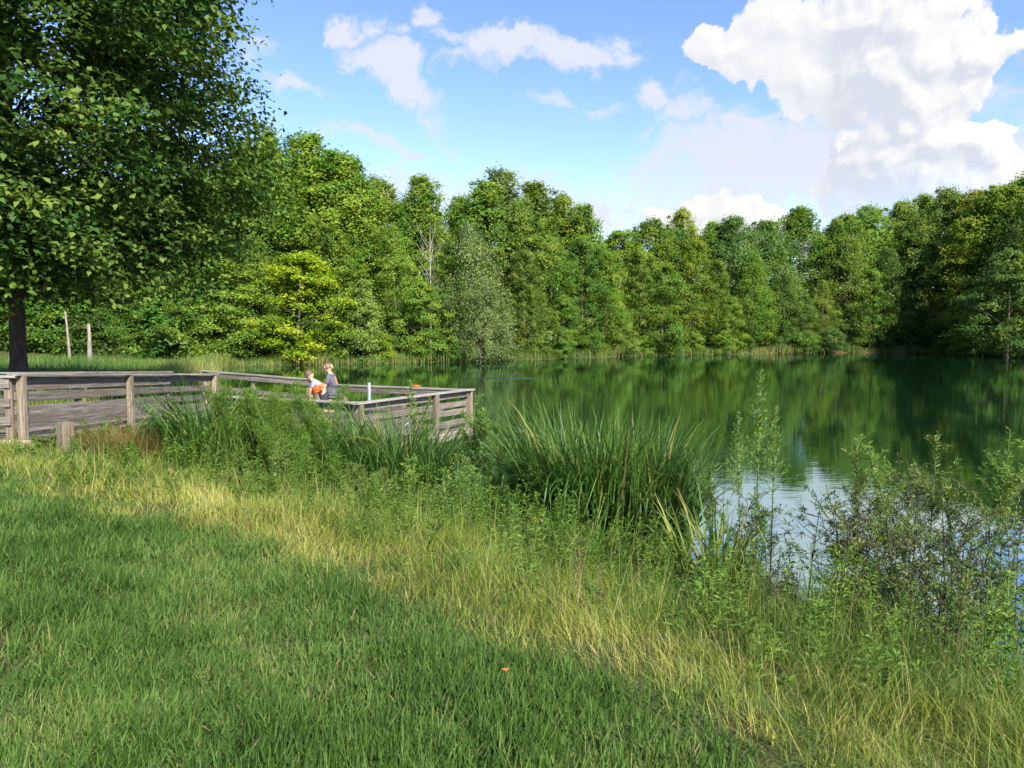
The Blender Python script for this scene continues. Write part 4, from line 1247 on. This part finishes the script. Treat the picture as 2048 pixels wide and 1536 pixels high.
def iris_clump(name, label, cx, cy, rx, ry, H, nmass, nsep, seed, rot=0.0, cat='plant', group=None, lean_out=0.28, mat='iris', tmean=0.42, wid=0.026, z=None, curl=0.75):
    r = np.random.default_rng(seed)
    base_z = gz(cx, cy) if z is None else z
    root = empty(name, (cx, cy, base_z))
    tag(root, label, cat, group)

    def pts(n, front=False):
        a, q_ = r.random(n) * 6.283, np.sqrt(r.random(n))
        px, py = q_ * np.cos(a) * rx, q_ * np.sin(a) * ry
        if front: py = -np.abs(py) * 0.9 - ry * 0.1
        c, s = math.cos(rot), math.sin(rot)
        X, Y = px * c - py * s, px * s + py * c
        Z = np.maximum(ground(cx + X, cy + Y), -0.15) - base_z - 0.03
        return X, Y, Z, q_
    X, Y, Z, q_ = pts(nmass)
    az = np.arctan2(Y, X) + r.normal(0, 0.8, nmass)
    H_ = H * r.uniform(0.68, 1.08, nmass)
    fold = np.where(r.random(nmass) < 0.24, r.uniform(0.5, 0.85, nmass), -1)
    tint = np.clip(r.normal(tmean, 0.16, nmass), 0, 0.93)
    tint = np.where(r.random(nmass) < 0.035, r.uniform(0.95, 1, nmass), tint)
    v, q, tr, tt = blades(np.column_stack([X, Y, Z]), az, q_ * lean_out + np.abs(r.normal(0, 0.08, nmass)), r.gamma(2.0, curl, nmass), H_, wid * r.uniform(0.6, 1.25, nmass), 8, r, tint, 0.7, fold, 2.6)
    tag(link('leaf_mass', mesh_np('leaf_mass', v, q, tr, tt, M[mat]), root), kind='stuff')
    if nsep:
        X, Y, Z, q_ = pts(nsep, True)
        for k in range(nsep):
            o = link('leaf', LEAFM[r.integers(len(LEAFM))], root, (X[k], Y[k], Z[k]))
            s = H * r.uniform(0.6, 1.1)
            o.scale = (s, s * wid / 0.022 / max(H, .5), s)
            o.rotation_euler = (r.normal(0, .12), r.uniform(0.0, lean_out), math.atan2(Y[k], X[k]) + r.normal(0, 1.0))
    return root


iris_clump('iris_clump', 'big dense clump of tall sword-shaped iris leaves in the middle of the bank', 1.20, 9.3, 1.08, 0.70, 2.2, 2300, 180, 1, rot=-0.55, lean_out=0.14, wid=0.036, tmean=0.50, curl=0.62)
iris_clump('iris_clump', 'dark iris clump in front of the pier platform', -1.75, 11.0, 0.90, 0.6, 1.98, 1000, 120, 2, rot=-0.6, lean_out=0.32)
iris_clump('iris_clump', 'dark iris stand in the water right below the platform rail', -2.05, 12.7, 1.15, 0.5, 1.95, 900, 90, 14, rot=-0.3, lean_out=0.3)
iris_clump('iris_clump', 'iris clump at the end of the ramp railing', -4.75, 11.2, 0.50, 0.45, 1.9, 420, 70, 3, lean_out=0.38, tmean=0.5)
iris_clump('iris_clump', 'arching iris tuft just left of the pier platform corner', -2.95, 11.5, 0.6, 0.45, 1.85, 480, 70, 4, lean_out=0.45, tmean=0.5)
iris_clump('iris_clump', 'small yellow-green iris clump right of the big clump', 1.95, 6.8, 0.24, 0.2, 1.25, 110, 30, 5, lean_out=0.28, tmean=0.86)
iris_clump('iris_clump', 'low fresh green iris shoots before the big clump', 0.85, 7.9, 0.75, 0.3, 0.75, 230, 40, 6, rot=-0.6, lean_out=0.2, tmean=0.66, wid=0.018)
iris_clump('iris_clump', 'lone iris clump on the far meadow beyond the ramp railing', -20.6, 34.0, 0.75, 0.6, 1.35, 220, 0, 8, lean_out=0.5, tmean=0.7, wid=0.04)
iris_clump('rush_clump', 'dark green rushes beside the big tree trunk', -22.0, 32.5, 1.0, 0.6, 1.2, 260, 0, 9, lean_out=0.15, tmean=0.35, wid=0.03)
M['rust'] = leaf_mat('rust_grass', transl=0.3, spec=0.15, ramp=[(0.0, (0.07, 0.12, 0.025)), (0.35, (0.13, 0.13, 0.035)), (0.6, (0.22, 0.125, 0.05)), (1.0, (0.27, 0.13, 0.06))])
iris_clump('grass_tussock', 'rust-brown fine grass tussock below the ramp railing', -6.05, 11.2, 0.6, 0.45, 0.85, 1400, 0, 10, lean_out=0.5, mat='rust', tmean=0.5, wid=0.005)
iris_clump('grass_tussock', 'brownish grass tussock behind the dead stalk, right of the lawn edge', 2.25, 6.6, 0.4, 0.3, 0.6, 700, 0, 12, lean_out=0.5, mat='rust', tmean=0.4, wid=0.004)
iris_clump('grass_tussock', 'green and rust grass tussock left of the iris at the ramp end', -5.6, 11.3, 0.5, 0.4, 0.8, 900, 0, 13, lean_out=0.4, mat='rust', tmean=0.25, wid=0.005)


# ------------------------------------------------------------------ weeds and bushes
def weed(name, label, x, y, H, style, color, seed, cat='weed', group=None, nst=1, spread=0.15, z=None, lean=0.05):
    """upright stalks with their leaves: spire (horseweed), willowleaf (goldenrod), feather (dogfennel), twiggy (bush)"""
    r = np.random.default_rng(seed)
    z0 = max(gz(x, y), -0.12) if z is None else z
    root = empty(name, (x, y, z0))
    tag(root, label, cat, group)
    S, Lf = Acc(), Acc()
    fat = max(1.0, y / 7.0)

    def ribbons(base, dirs, L, W, tint, up=0.5):
        n = len(base)
        sd_ = unit(np.cross(dirs, np.array([0, 0, 1.0]) + r.normal(size=(n, 3)) * up))
        L, W = np.broadcast_to(L, (n,))[:, None], np.broadcast_to(W, (n,))[:, None] * fat
        tip = base + dirs * L
        tip[:, 2] -= (L * 0.25)[:, 0] * (1 - np.abs(dirs[:, 2]))
        mid = base + dirs * L * 0.45
        vv = np.stack([base, mid - sd_ * W / 2, tip, mid + sd_ * W / 2], 1).reshape(-1, 3)
        Lf.add(vv, np.arange(n * 4).reshape(n, 4), None, np.repeat(np.broadcast_to(tint, (n,)), 4))

    for s in range(nst):
        h = H * r.uniform(0.72, 1.0) if nst > 1 else H
        a0 = r.random() * 6.283
        b = np.array([r.normal(0, spread), r.normal(0, spread), -0.05])
        ln = np.array([math.cos(a0), math.sin(a0)]) * h * (lean + ((0.34 if style == 'feather' else 0.12) if nst > 1 else 0)) * r.random()
        tt = np.linspace(0, 1, 8)
        path = np.column_stack([b[0] + ln[0] * tt ** 1.5, b[1] + ln[1] * tt ** 1.5, b[2] + h * tt])
        v, q = tube(path, np.linspace(0.007, 0.002, 8) * (1 + 0.25 * H) * fat, 5)
        S.add(v, q)
        at = lambda t: np.column_stack([np.interp(t, tt, path[:, k]) for k in range(3)])
        hd = lambda n: r.random(n) * 6.283
        if style == 'spire':
            n = int(70 * h); t = r.uniform(0.12, 0.95, n); p = hd(n)
            ribbons(at(t), unit(np.column_stack([np.cos(p), np.sin(p), r.uniform(0.2, 0.9, n)])), 0.09 * (1.1 - t * .6), 0.008, np.clip(r.normal(.5, .2, n), 0, 1))
            nb = int(46 * h)
            for t0 in r.uniform(0.58, 0.99, nb):
                p0 = at(np.array([t0]))[0]; pa = r.random() * 6.283; bl = (1.02 - t0) * h * 0.24 + 0.02
                dd = np.array([math.cos(pa) * .75, math.sin(pa) * .75, 0.65])
                k = max(4, int(bl * 60)); ts = r.random(k)
                v, q = tube([p0, p0 + dd * bl * .5, p0 + dd * bl + np.array([0, 0, bl * .15])], [.0022 * fat, .0016 * fat, .001 * fat], 3); S.add(v, q)
                ribbons(p0 + dd * bl * ts[:, None], unit(r.normal(size=(k, 3)) + np.array([0, 0, .8])), r.uniform(.014, .032, k), 0.011, np.clip(r.normal(.65, .2, k), 0, 1))
        elif style == 'willowleaf':
            n = int(75 * h); t = r.uniform(0.08, 1.0, n); p = np.arange(n) * 2.4 + r.normal(0, .3, n)
            ribbons(at(t), unit(np.column_stack([np.cos(p), np.sin(p), r.uniform(0.15, 0.9, n) + t * .4])), 0.13 * (1.15 - t * .7) * r.uniform(.7, 1.2, n), 0.014, np.clip(r.normal(.5, .15, n) + (t - .5) * .3, 0, 1))
            nb = int(9 * h)
            for t0 in r.uniform(0.5, 0.95, nb):
                p0 = at(np.array([t0]))[0]; pa = r.random() * 6.283; bl = (1.15 - t0) * h * 0.35
                dd = np.array([math.cos(pa) * .6, math.sin(pa) * .6, 0.8]); k = int(26 * bl / .2) + 4; ts = r.random(k)
                v, q = tube([p0, p0 + dd * bl], [.003 * fat, .0012 * fat], 4); S.add(v, q)
                pp = hd(k)
                ribbons(p0 + dd * bl * ts[:, None], unit(np.column_stack([np.cos(pp), np.sin(pp), r.uniform(.2, 1, k)])), .06 * r.uniform(.6, 1.2, k), 0.010, np.clip(r.normal(.6, .18, k), 0, 1))
        elif style == 'feather':
            n = int(1500 * h); t = r.uniform(0.15, 1.0, n) ** 0.8; p = hd(n)
            rad = np.interp(t, [0, .3, .7, 1], [.10, .17, .12, .04]) * h * .8 * np.sqrt(r.random(n)) * (0.55 + 0.9 * vnoise(t * 14 + s * 7, p * 1.3, 1.0))
            c = at(t) + np.column_stack([np.cos(p) * rad, np.sin(p) * rad, rad * .8])
            ribbons(c, unit(np.column_stack([np.cos(p), np.sin(p), r.uniform(.5, 2.0, n)]) + r.normal(size=(n, 3)) * .5), r.uniform(.03, .075, n), 0.0045, np.clip(r.normal(.5, .2, n), 0, 1), 1.0)
            for t0 in r.uniform(0.15, 0.95, int(22 * h)):
                p0 = at(np.array([t0]))[0]; pa = r.random() * 6.283; bl = np.interp(t0, [0, .3, .7, 1], [.12, .20, .13, .02]) * h * .6
                v, q = tube([p0, p0 + np.array([math.cos(pa), math.sin(pa), .9]) * bl], [.003 * fat, .001 * fat], 3); S.add(v, q)
        elif style == 'twiggy':
            for t0 in r.uniform(0.1, 0.98, int(9 * h) + 4):
                p0 = at(np.array([t0]))[0]; pa = r.random() * 6.283; bl = (0.35 + .5 * (1 - t0)) * h * r.uniform(.25, .6)
                dd = unit(np.array([math.cos(pa), math.sin(pa), r.uniform(.3, 1.4)]))
                e = p0 + dd * bl
                v, q = tube([p0, p0 + dd * bl * .5 + r.normal(0, .02, 3), e], [.0042 * fat, .003 * fat, .0012 * fat], 4); S.add(v, q)
                for w_ in range(5):
                    f0 = p0 + dd * bl * r.uniform(.25, 1); d2 = unit(dd * .7 + r.normal(size=3) * .6); l2 = bl * r.uniform(.2, .5)
                    v, q = tube([f0, f0 + d2 * l2], [.002 * fat, .0009 * fat], 3); S.add(v, q)
                    k = r.integers(6, 12)
                    ribbons(f0 + d2 * l2 * r.random((k, 1)), unit(d2 + r.normal(size=(k, 3)) * .7), r.uniform(.022, .055, k), 0.011, np.clip(r.normal(.5, .25, k), 0, 1), 1.0)
        elif style == 'leafy':
            n = int(420 * h); t = r.uniform(0.05, 1.0, n); p = hd(n)
            rad = np.interp(t, [0, .3, .7, 1], [.1, .26, .24, .04]) * h * .6 * np.sqrt(r.random(n))
            c = at(t) + np.column_stack([np.cos(p) * rad, np.sin(p) * rad, rad * .5])
            ribbons(c, unit(np.column_stack([np.cos(p), np.sin(p), r.uniform(.0, 1.2, n)]) + r.normal(size=(n, 3)) * .4), r.uniform(.02, .05, n), 0.012, np.clip(r.normal(.5, .2, n), 0, 1), .8)
            for t0 in r.uniform(0.1, 0.95, int(16 * h)):
                p0 = at(np.array([t0]))[0]; pa = r.random() * 6.283; bl = .16 * h
                v, q = tube([p0, p0 + np.array([math.cos(pa), math.sin(pa), .7]) * bl], [.003 * fat, .001 * fat], 3); S.add(v, q)
        elif style == 'dead':
            n = int(240 * h); t = r.uniform(0.25, 1.0, n) ** .8; p = hd(n)
            rad = .028 * np.sqrt(r.random(n)) * np.interp(t, [0, .4, 1], [.3, 1.2, .7])
            ribbons(at(t) + np.column_stack([np.cos(p) * rad, np.sin(p) * rad, 0 * rad]), unit(r.normal(size=(n, 3))), r.uniform(.01, .03, n), 0.012, np.clip(r.normal(.5, .25, n), 0, 1), 1.0)
    st = link('stem', S.mesh('stems', M['twig'] if style == 'twiggy' else M['deadstalk'] if style == 'dead' else M['stem'], True), root)
    st['kind'] = 'stuff' if nst > 1 else ''
    if nst <= 1: del st['kind']
    lf = link('foliage', Lf.mesh('foliage', M['weed']), root)
    lf['kind'] = 'stuff'
    lf.color = (*color, 1)
    return root


STUFF_POS = []


def at_px(u, y):
    return (u - 1024) / F_PX * y, y


def wh(u, vtop, y):                       # height of a plant whose tip shows at vtop
    x = (u - 1024) / F_PX * y
    return at_y(u, vtop, y).z - max(gz(x, y), -0.12)


FRESH, FEATH, WOLIVE, WBROWN, WDARK = (0.13, 0.23, 0.04), (0.115, 0.205, 0.03), (0.13, 0.185, 0.045), (0.125, 0.165, 0.045), (0.095, 0.165, 0.042)
W = [
    ('horseweed', 'tallest spire-shaped weed standing against the open water, right of the big iris', 1522, 728, 7.3, 'spire', FRESH, 1, .0),
    ('horseweed', 'slender spire weed just left of the tallest spire weed', 1490, 812, 7.1, 'spire', FRESH, 1, .0),
    ('horseweed', 'bushy spire weed just right of the tallest spire weed', 1552, 800, 7.4, 'spire', FRESH, 1, .0),
    ('goldenrod', 'leafy upright weed between the big iris and the spire weeds', 1428, 915, 7.6, 'willowleaf', FRESH, 1, .0),
    ('goldenrod', 'tall green leafy weed before the right corner of the platform', 940, 738, 10.4, 'willowleaf', FRESH, 2, .05),
    ('goldenrod', 'thin green weed right of the platform corner weed', 968, 812, 10.0, 'willowleaf', FRESH, 1, .0),
    ('goldenrod', 'upright weed at the left edge of the big iris clump', 990, 830, 9.8, 'willowleaf', FRESH, 2, .06),
    ('goldenrod', 'fresh leafy weed with broad leaves in front of the dark iris clump', 810, 890, 9.4, 'willowleaf', FRESH, 4, .10),
    ('goldenrod', 'short leafy weed below the ramp-end iris', 505, 905, 9.9, 'willowleaf', FRESH, 3, .10),
    ('goldenrod', 'pair of short leafy weeds in the middle of the left bank', 560, 870, 9.6, 'willowleaf', WOLIVE, 3, .12),
    ('goldenrod', 'low olive leafy weeds at the foot of the big iris', 1040, 1010, 7.6, 'willowleaf', WOLIVE, 4, .12),
    ('goldenrod', 'leafy weed at the lower left of the big iris', 1110, 1040, 7.2, 'willowleaf', WOLIVE, 3, .10),
    ('goldenrod', 'first leafy weed rising from the right-hand bush', 1738, 865, 6.6, 'willowleaf', WOLIVE, 1, .06),
    ('goldenrod', 'second leafy weed rising from the right-hand bush', 1815, 828, 6.4, 'willowleaf', FRESH, 2, .06),
    ('goldenrod', 'slanting leafy weed over the middle of the right-hand bush', 1880, 855, 6.5, 'willowleaf', WOLIVE, 1, .06),
    ('goldenrod', 'tall leafy weed near the right frame edge', 1968, 822, 6.3, 'willowleaf', FRESH, 2, .06),
    ('goldenrod', 'pale-stemmed leafy weed closest to the right frame edge', 2005, 845, 6.2, 'willowleaf', FRESH, 1, .03),
    ('goldenrod', 'low leafy weed at the lower right corner of the bank', 2025, 1130, 4.7, 'willowleaf', FRESH, 3, .06),
    ('goldenrod', 'broad-leaved weed below the right-hand bush', 1790, 1205, 5.2, 'willowleaf', FRESH, 3, .07),
    ('goldenrod', 'dim leafy weed left of the broad-leaved weed under the bush', 1690, 1160, 5.6, 'willowleaf', FEATH, 3, .07),
    ('goldenrod', 'fluffy pale weed top rising before the back rail of the platform', 822, 735, 11.6, 'spire', (0.16, 0.22, 0.06), 2, .05),
    ('dogfennel', 'tall feathery green weed mass hiding the pier walkway', 510, 742, 11.2, 'feather', FEATH, 13, .34),
    ('dogfennel', 'feathery weed mass left of the people on the pier', 590, 770, 11.0, 'feather', FEATH, 13, .30),
    ('dogfennel', 'feathery weed between the two pier iris clumps', 640, 825, 10.4, 'feather', FEATH, 10, .30),
    ('dogfennel', 'low feathery weed in front of the dark pier iris', 720, 920, 9.5, 'feather', WOLIVE, 9, .32),
    ('fine_bush', 'fine-leaved rounded bush left of the big iris', 930, 900, 8.9, 'leafy', FRESH, 8, .20),
    ('fine_bush', 'fine-leaved bush between dark iris and big iris', 880, 960, 8.5, 'leafy', WOLIVE, 7, .18),
    ('fine_bush', 'low bush in the middle of the left bank', 650, 960, 8.9, 'leafy', WOLIVE, 7, .22),
    ('fine_bush', 'low dense bush right below the feathery weeds', 590, 960, 9.3, 'leafy', FEATH, 7, .20),
    ('twiggy_bush', 'brown twiggy bush at the left end of the right-hand thicket', 1600, 985, 6.7, 'twiggy', WDARK, 6, .24),
    ('twiggy_bush', 'dense olive twiggy bush in the middle of the right-hand thicket', 1700, 940, 6.6, 'twiggy', WOLIVE, 6, .26),
    ('twiggy_bush', 'reddish brown twiggy bush right of the thicket middle', 1790, 960, 6.2, 'twiggy', WBROWN, 5, .25),
    ('twiggy_bush', 'green twiggy bush beneath the slanting weed', 1880, 935, 6.3, 'twiggy', WOLIVE, 6, .26),
    ('twiggy_bush', 'tall twiggy bush near the right frame edge', 1975, 930, 6.1, 'twiggy', WDARK, 6, .27),
    ('twiggy_bush', 'twiggy bush cut by the right frame edge', 2060, 950, 5.9, 'twiggy', WOLIVE, 6, .25),
    ('twiggy_bush', 'low dark twiggy bush in front of the thicket', 1840, 1090, 5.6, 'twiggy', WBROWN, 5, .26),
    ('twiggy_bush', 'low dark twiggy bush before the right frame edge', 1960, 1080, 5.4, 'twiggy', WDARK, 5, .26),
    ('twiggy_bush', 'thin twiggy bush right beside the big iris', 1480, 985, 7.2, 'twiggy', WDARK, 5, .18),
    ('dead_stalk', 'tall brown dead stalk standing before the big iris', 1160, 1062, 5.0, 'dead', (0.13, 0.095, 0.055), 1, 0),
    ('dead_stalk', 'short dark dead stalk right of the tall dead stalk', 1205, 1180, 4.8, 'dead', (0.10, 0.055, 0.035), 1, 0),
    ('dead_stalk', 'small dark dead stalk in the yellow grass at the left', 331, 945, 8.8, 'dead', (0.10, 0.06, 0.035), 1, 0),
    ('dead_stalk', 'brown dead stalk before the low left bushes', 558, 985, 8.0, 'dead', (0.16, 0.09, 0.05), 1, 0),
]
GR = {'goldenrod': 'leafy weeds of the near bank', 'horseweed': 'spire weeds of the near bank', 'dogfennel': 'feathery weeds of the near bank', 'fine_bush': 'low bushes of the near bank', 'twiggy_bush': 'twiggy bushes at the right', 'dead_stalk': 'dead stalks of the near bank'}
CT = {'goldenrod': 'weed', 'horseweed': 'weed', 'dogfennel': 'weed', 'fine_bush': 'bush', 'twiggy_bush': 'bush', 'dead_stalk': 'stalk'}
for i, (nm, lab, u, vt, yy, st, c, ns, sp2) in enumerate(W):
    X, Y = at_px(u, yy)
    weed(nm, lab, X, Y, max(0.25, wh(u, vt, yy) * (1.0 if u > 1700 and vt < 900 else 1.0)), st, c, 300 + i, CT[nm], GR[nm], ns, sp2, lean=0.03 if ns == 1 else 0.10)

# mixed undergrowth between the named plants: nobody could count it
r = np.random.default_rng(81)
px_, py_ = scatter(3600, -7.5, 7.0, 3.5, 14, lambda x, y: np.interp(EDGE(x, y), [0.1, 0.6, 2.8, 4.3], [0, 1, .8, 0]) * in_view(x, y, 1.0) * ~((x < -7.4) & (y > 11.2)), r)
px_, py_ = px_[:860], py_[:860]
U = Acc()
for k in range(len(px_)):
    X, Y = px_[k], py_[k]
    e_ = float(EDGE(np.array([X]), np.array([Y]))[0])
    H_ = r.uniform(0.35, 0.95) * np.interp(e_, [0, 2, 3.0, 3.9], [1.1, .8, .45, .25])
    z0 = gz(X, Y)
    n = int(170 * H_)
    t_ = r.random(n); p_ = r.random(n) * 6.283
    ln_ = np.array([r.normal(0, .12), r.normal(0, .12)]) * H_
    broad = r.random() < .45
    rad_ = np.interp(t_, [0, .4, 1], [.02, .10, .015]) * (0.3 if broad else 1.2) * r.random(n)
    c_ = np.column_stack([X + ln_[0] * t_ + np.cos(p_) * rad_, Y + ln_[1] * t_ + np.sin(p_) * rad_, z0 + H_ * t_ + rad_ * .5])
    d_ = unit(np.column_stack([np.cos(p_), np.sin(p_), r.uniform(.1, 1.2, n)]))
    L_ = (r.uniform(.06, .12, n) * (1.2 - .6 * t_)) if broad else r.uniform(.025, .06, n)
    W_ = (.016 if broad else .008) * max(1, Y / 7)
    sd_ = unit(np.cross(d_, np.array([0, 0, 1.0]) + r.normal(size=(n, 3)) * .5))
    tip = c_ + d_ * L_[:, None]; tip[:, 2] -= L_ * .25
    mid = c_ + d_ * L_[:, None] * .45
    tn_ = np.clip(r.normal(r.uniform(.12, .52), .12, n), 0, 1)
    U.add(np.stack([c_, mid - sd_ * W_ / 2, tip, mid + sd_ * W_ / 2], 1).reshape(-1, 3), np.arange(n * 4).reshape(n, 4), None, np.repeat(tn_, 4))
    v, q = tube([(X, Y, z0 - .03), (X + ln_[0] * .5, Y + ln_[1] * .5, z0 + H_ * .5), (X + ln_[0], Y + ln_[1], z0 + H_)], np.array([.006, .004, .002]) * max(1, Y / 7), 4)
    U.add(v, q, None, .35)
tag(link('bank_undergrowth', U.mesh('bank_undergrowth', M['under'])), 'mixed green undergrowth along the near water edge', 'undergrowth', kind='stuff')

# straw mound, fallen leaf
r = np.random.default_rng(55)
mx_, my_ = at_px(440, 9.4)
n = 900
a_ = r.random(n) * 6.283; q_ = np.sqrt(r.random(n))
X, Y = q_ * np.cos(a_) * .34, q_ * np.sin(a_) * .26
v, q, tr, tt = blades(np.column_stack([X, Y, 0.13 * (1 - q_ ** 2)]), a_ + r.normal(0, .7, n), r.normal(1.25, .15, n), r.normal(.3, .2, n), r.uniform(.15, .35, n), np.full(n, .005), 3, r, r.uniform(.85, 1, n), 1.2)
M['mound'] = leaf_mat('dead_straw', transl=.15, spec=.1, ramp=[(0.0, (.1, .07, .05)), (.85, (.12, .085, .065)), (1.0, (.30, .24, .19))])
mo = empty('straw_mound', (mx_, my_, gz(mx_, my_)))
tag(mo, 'small grey-brown mound of dead straw below the iris', 'straw')
tag(link('straw', mesh_np('straw', v, q, tr, tt, M['mound']), mo), kind='stuff')
lx, ly = at_px(1010, 3.35)
lm = mesh_np('fallen_leaf', [(-.04, 0, .01), (0, .022, 0), (.045, 0, .012), (0, -.022, 0), (0, 0, -.006)], tris=[(0, 4, 1), (1, 4, 2), (2, 4, 3), (3, 4, 0)], mat=plain('dry_leaf', (.30, .11, .04), .8, .2, .2))
lf = link('fallen_leaf', lm, None, (lx, ly, gz(lx, ly) + 0.075))
lf.rotation_euler = (.3, .2, .6)
lf.scale = (.6, .6, .6)
tag(lf, 'single fallen orange-brown leaf on the lawn', 'leaf')

# wire fence in front of the left wood
fr_ = empty('wire_fence', (-32, 71, gz(-32, 71)))
tag(fr_, 'low wire fence along the edge of the left wood', 'fence')
fx = np.linspace(-33.5, -23.5, 6)
pz = []
for X in fx:
    z = gz(X, 71) - fr_.location.z
    pz.append(z)
    v, q = tube([(X + 32, 0, z - .2), (X + 32, 0, z + 1.45)], [.035, .035], 6)
    a = Acc(); a.add(v, q)
    link('fence_post', a.mesh('fence_post', M['metal']), fr_)
for hh in (1.4, .9, .4):
    v, q = tube([(X + 32, 0, z + hh) for X, z in zip(fx, pz)], [.016] * 6, 4)
    a = Acc(); a.add(v, q)
    link('wire', a.mesh('wire', M['metal']), fr_)
print('tris', sum(sum(max(1, p.loop_total - 2) for p in m.polygons) if len(m.polygons) < 3000 else int(len(m.loops) - 2 * len(m.polygons)) for m in bpy.data.meshes))
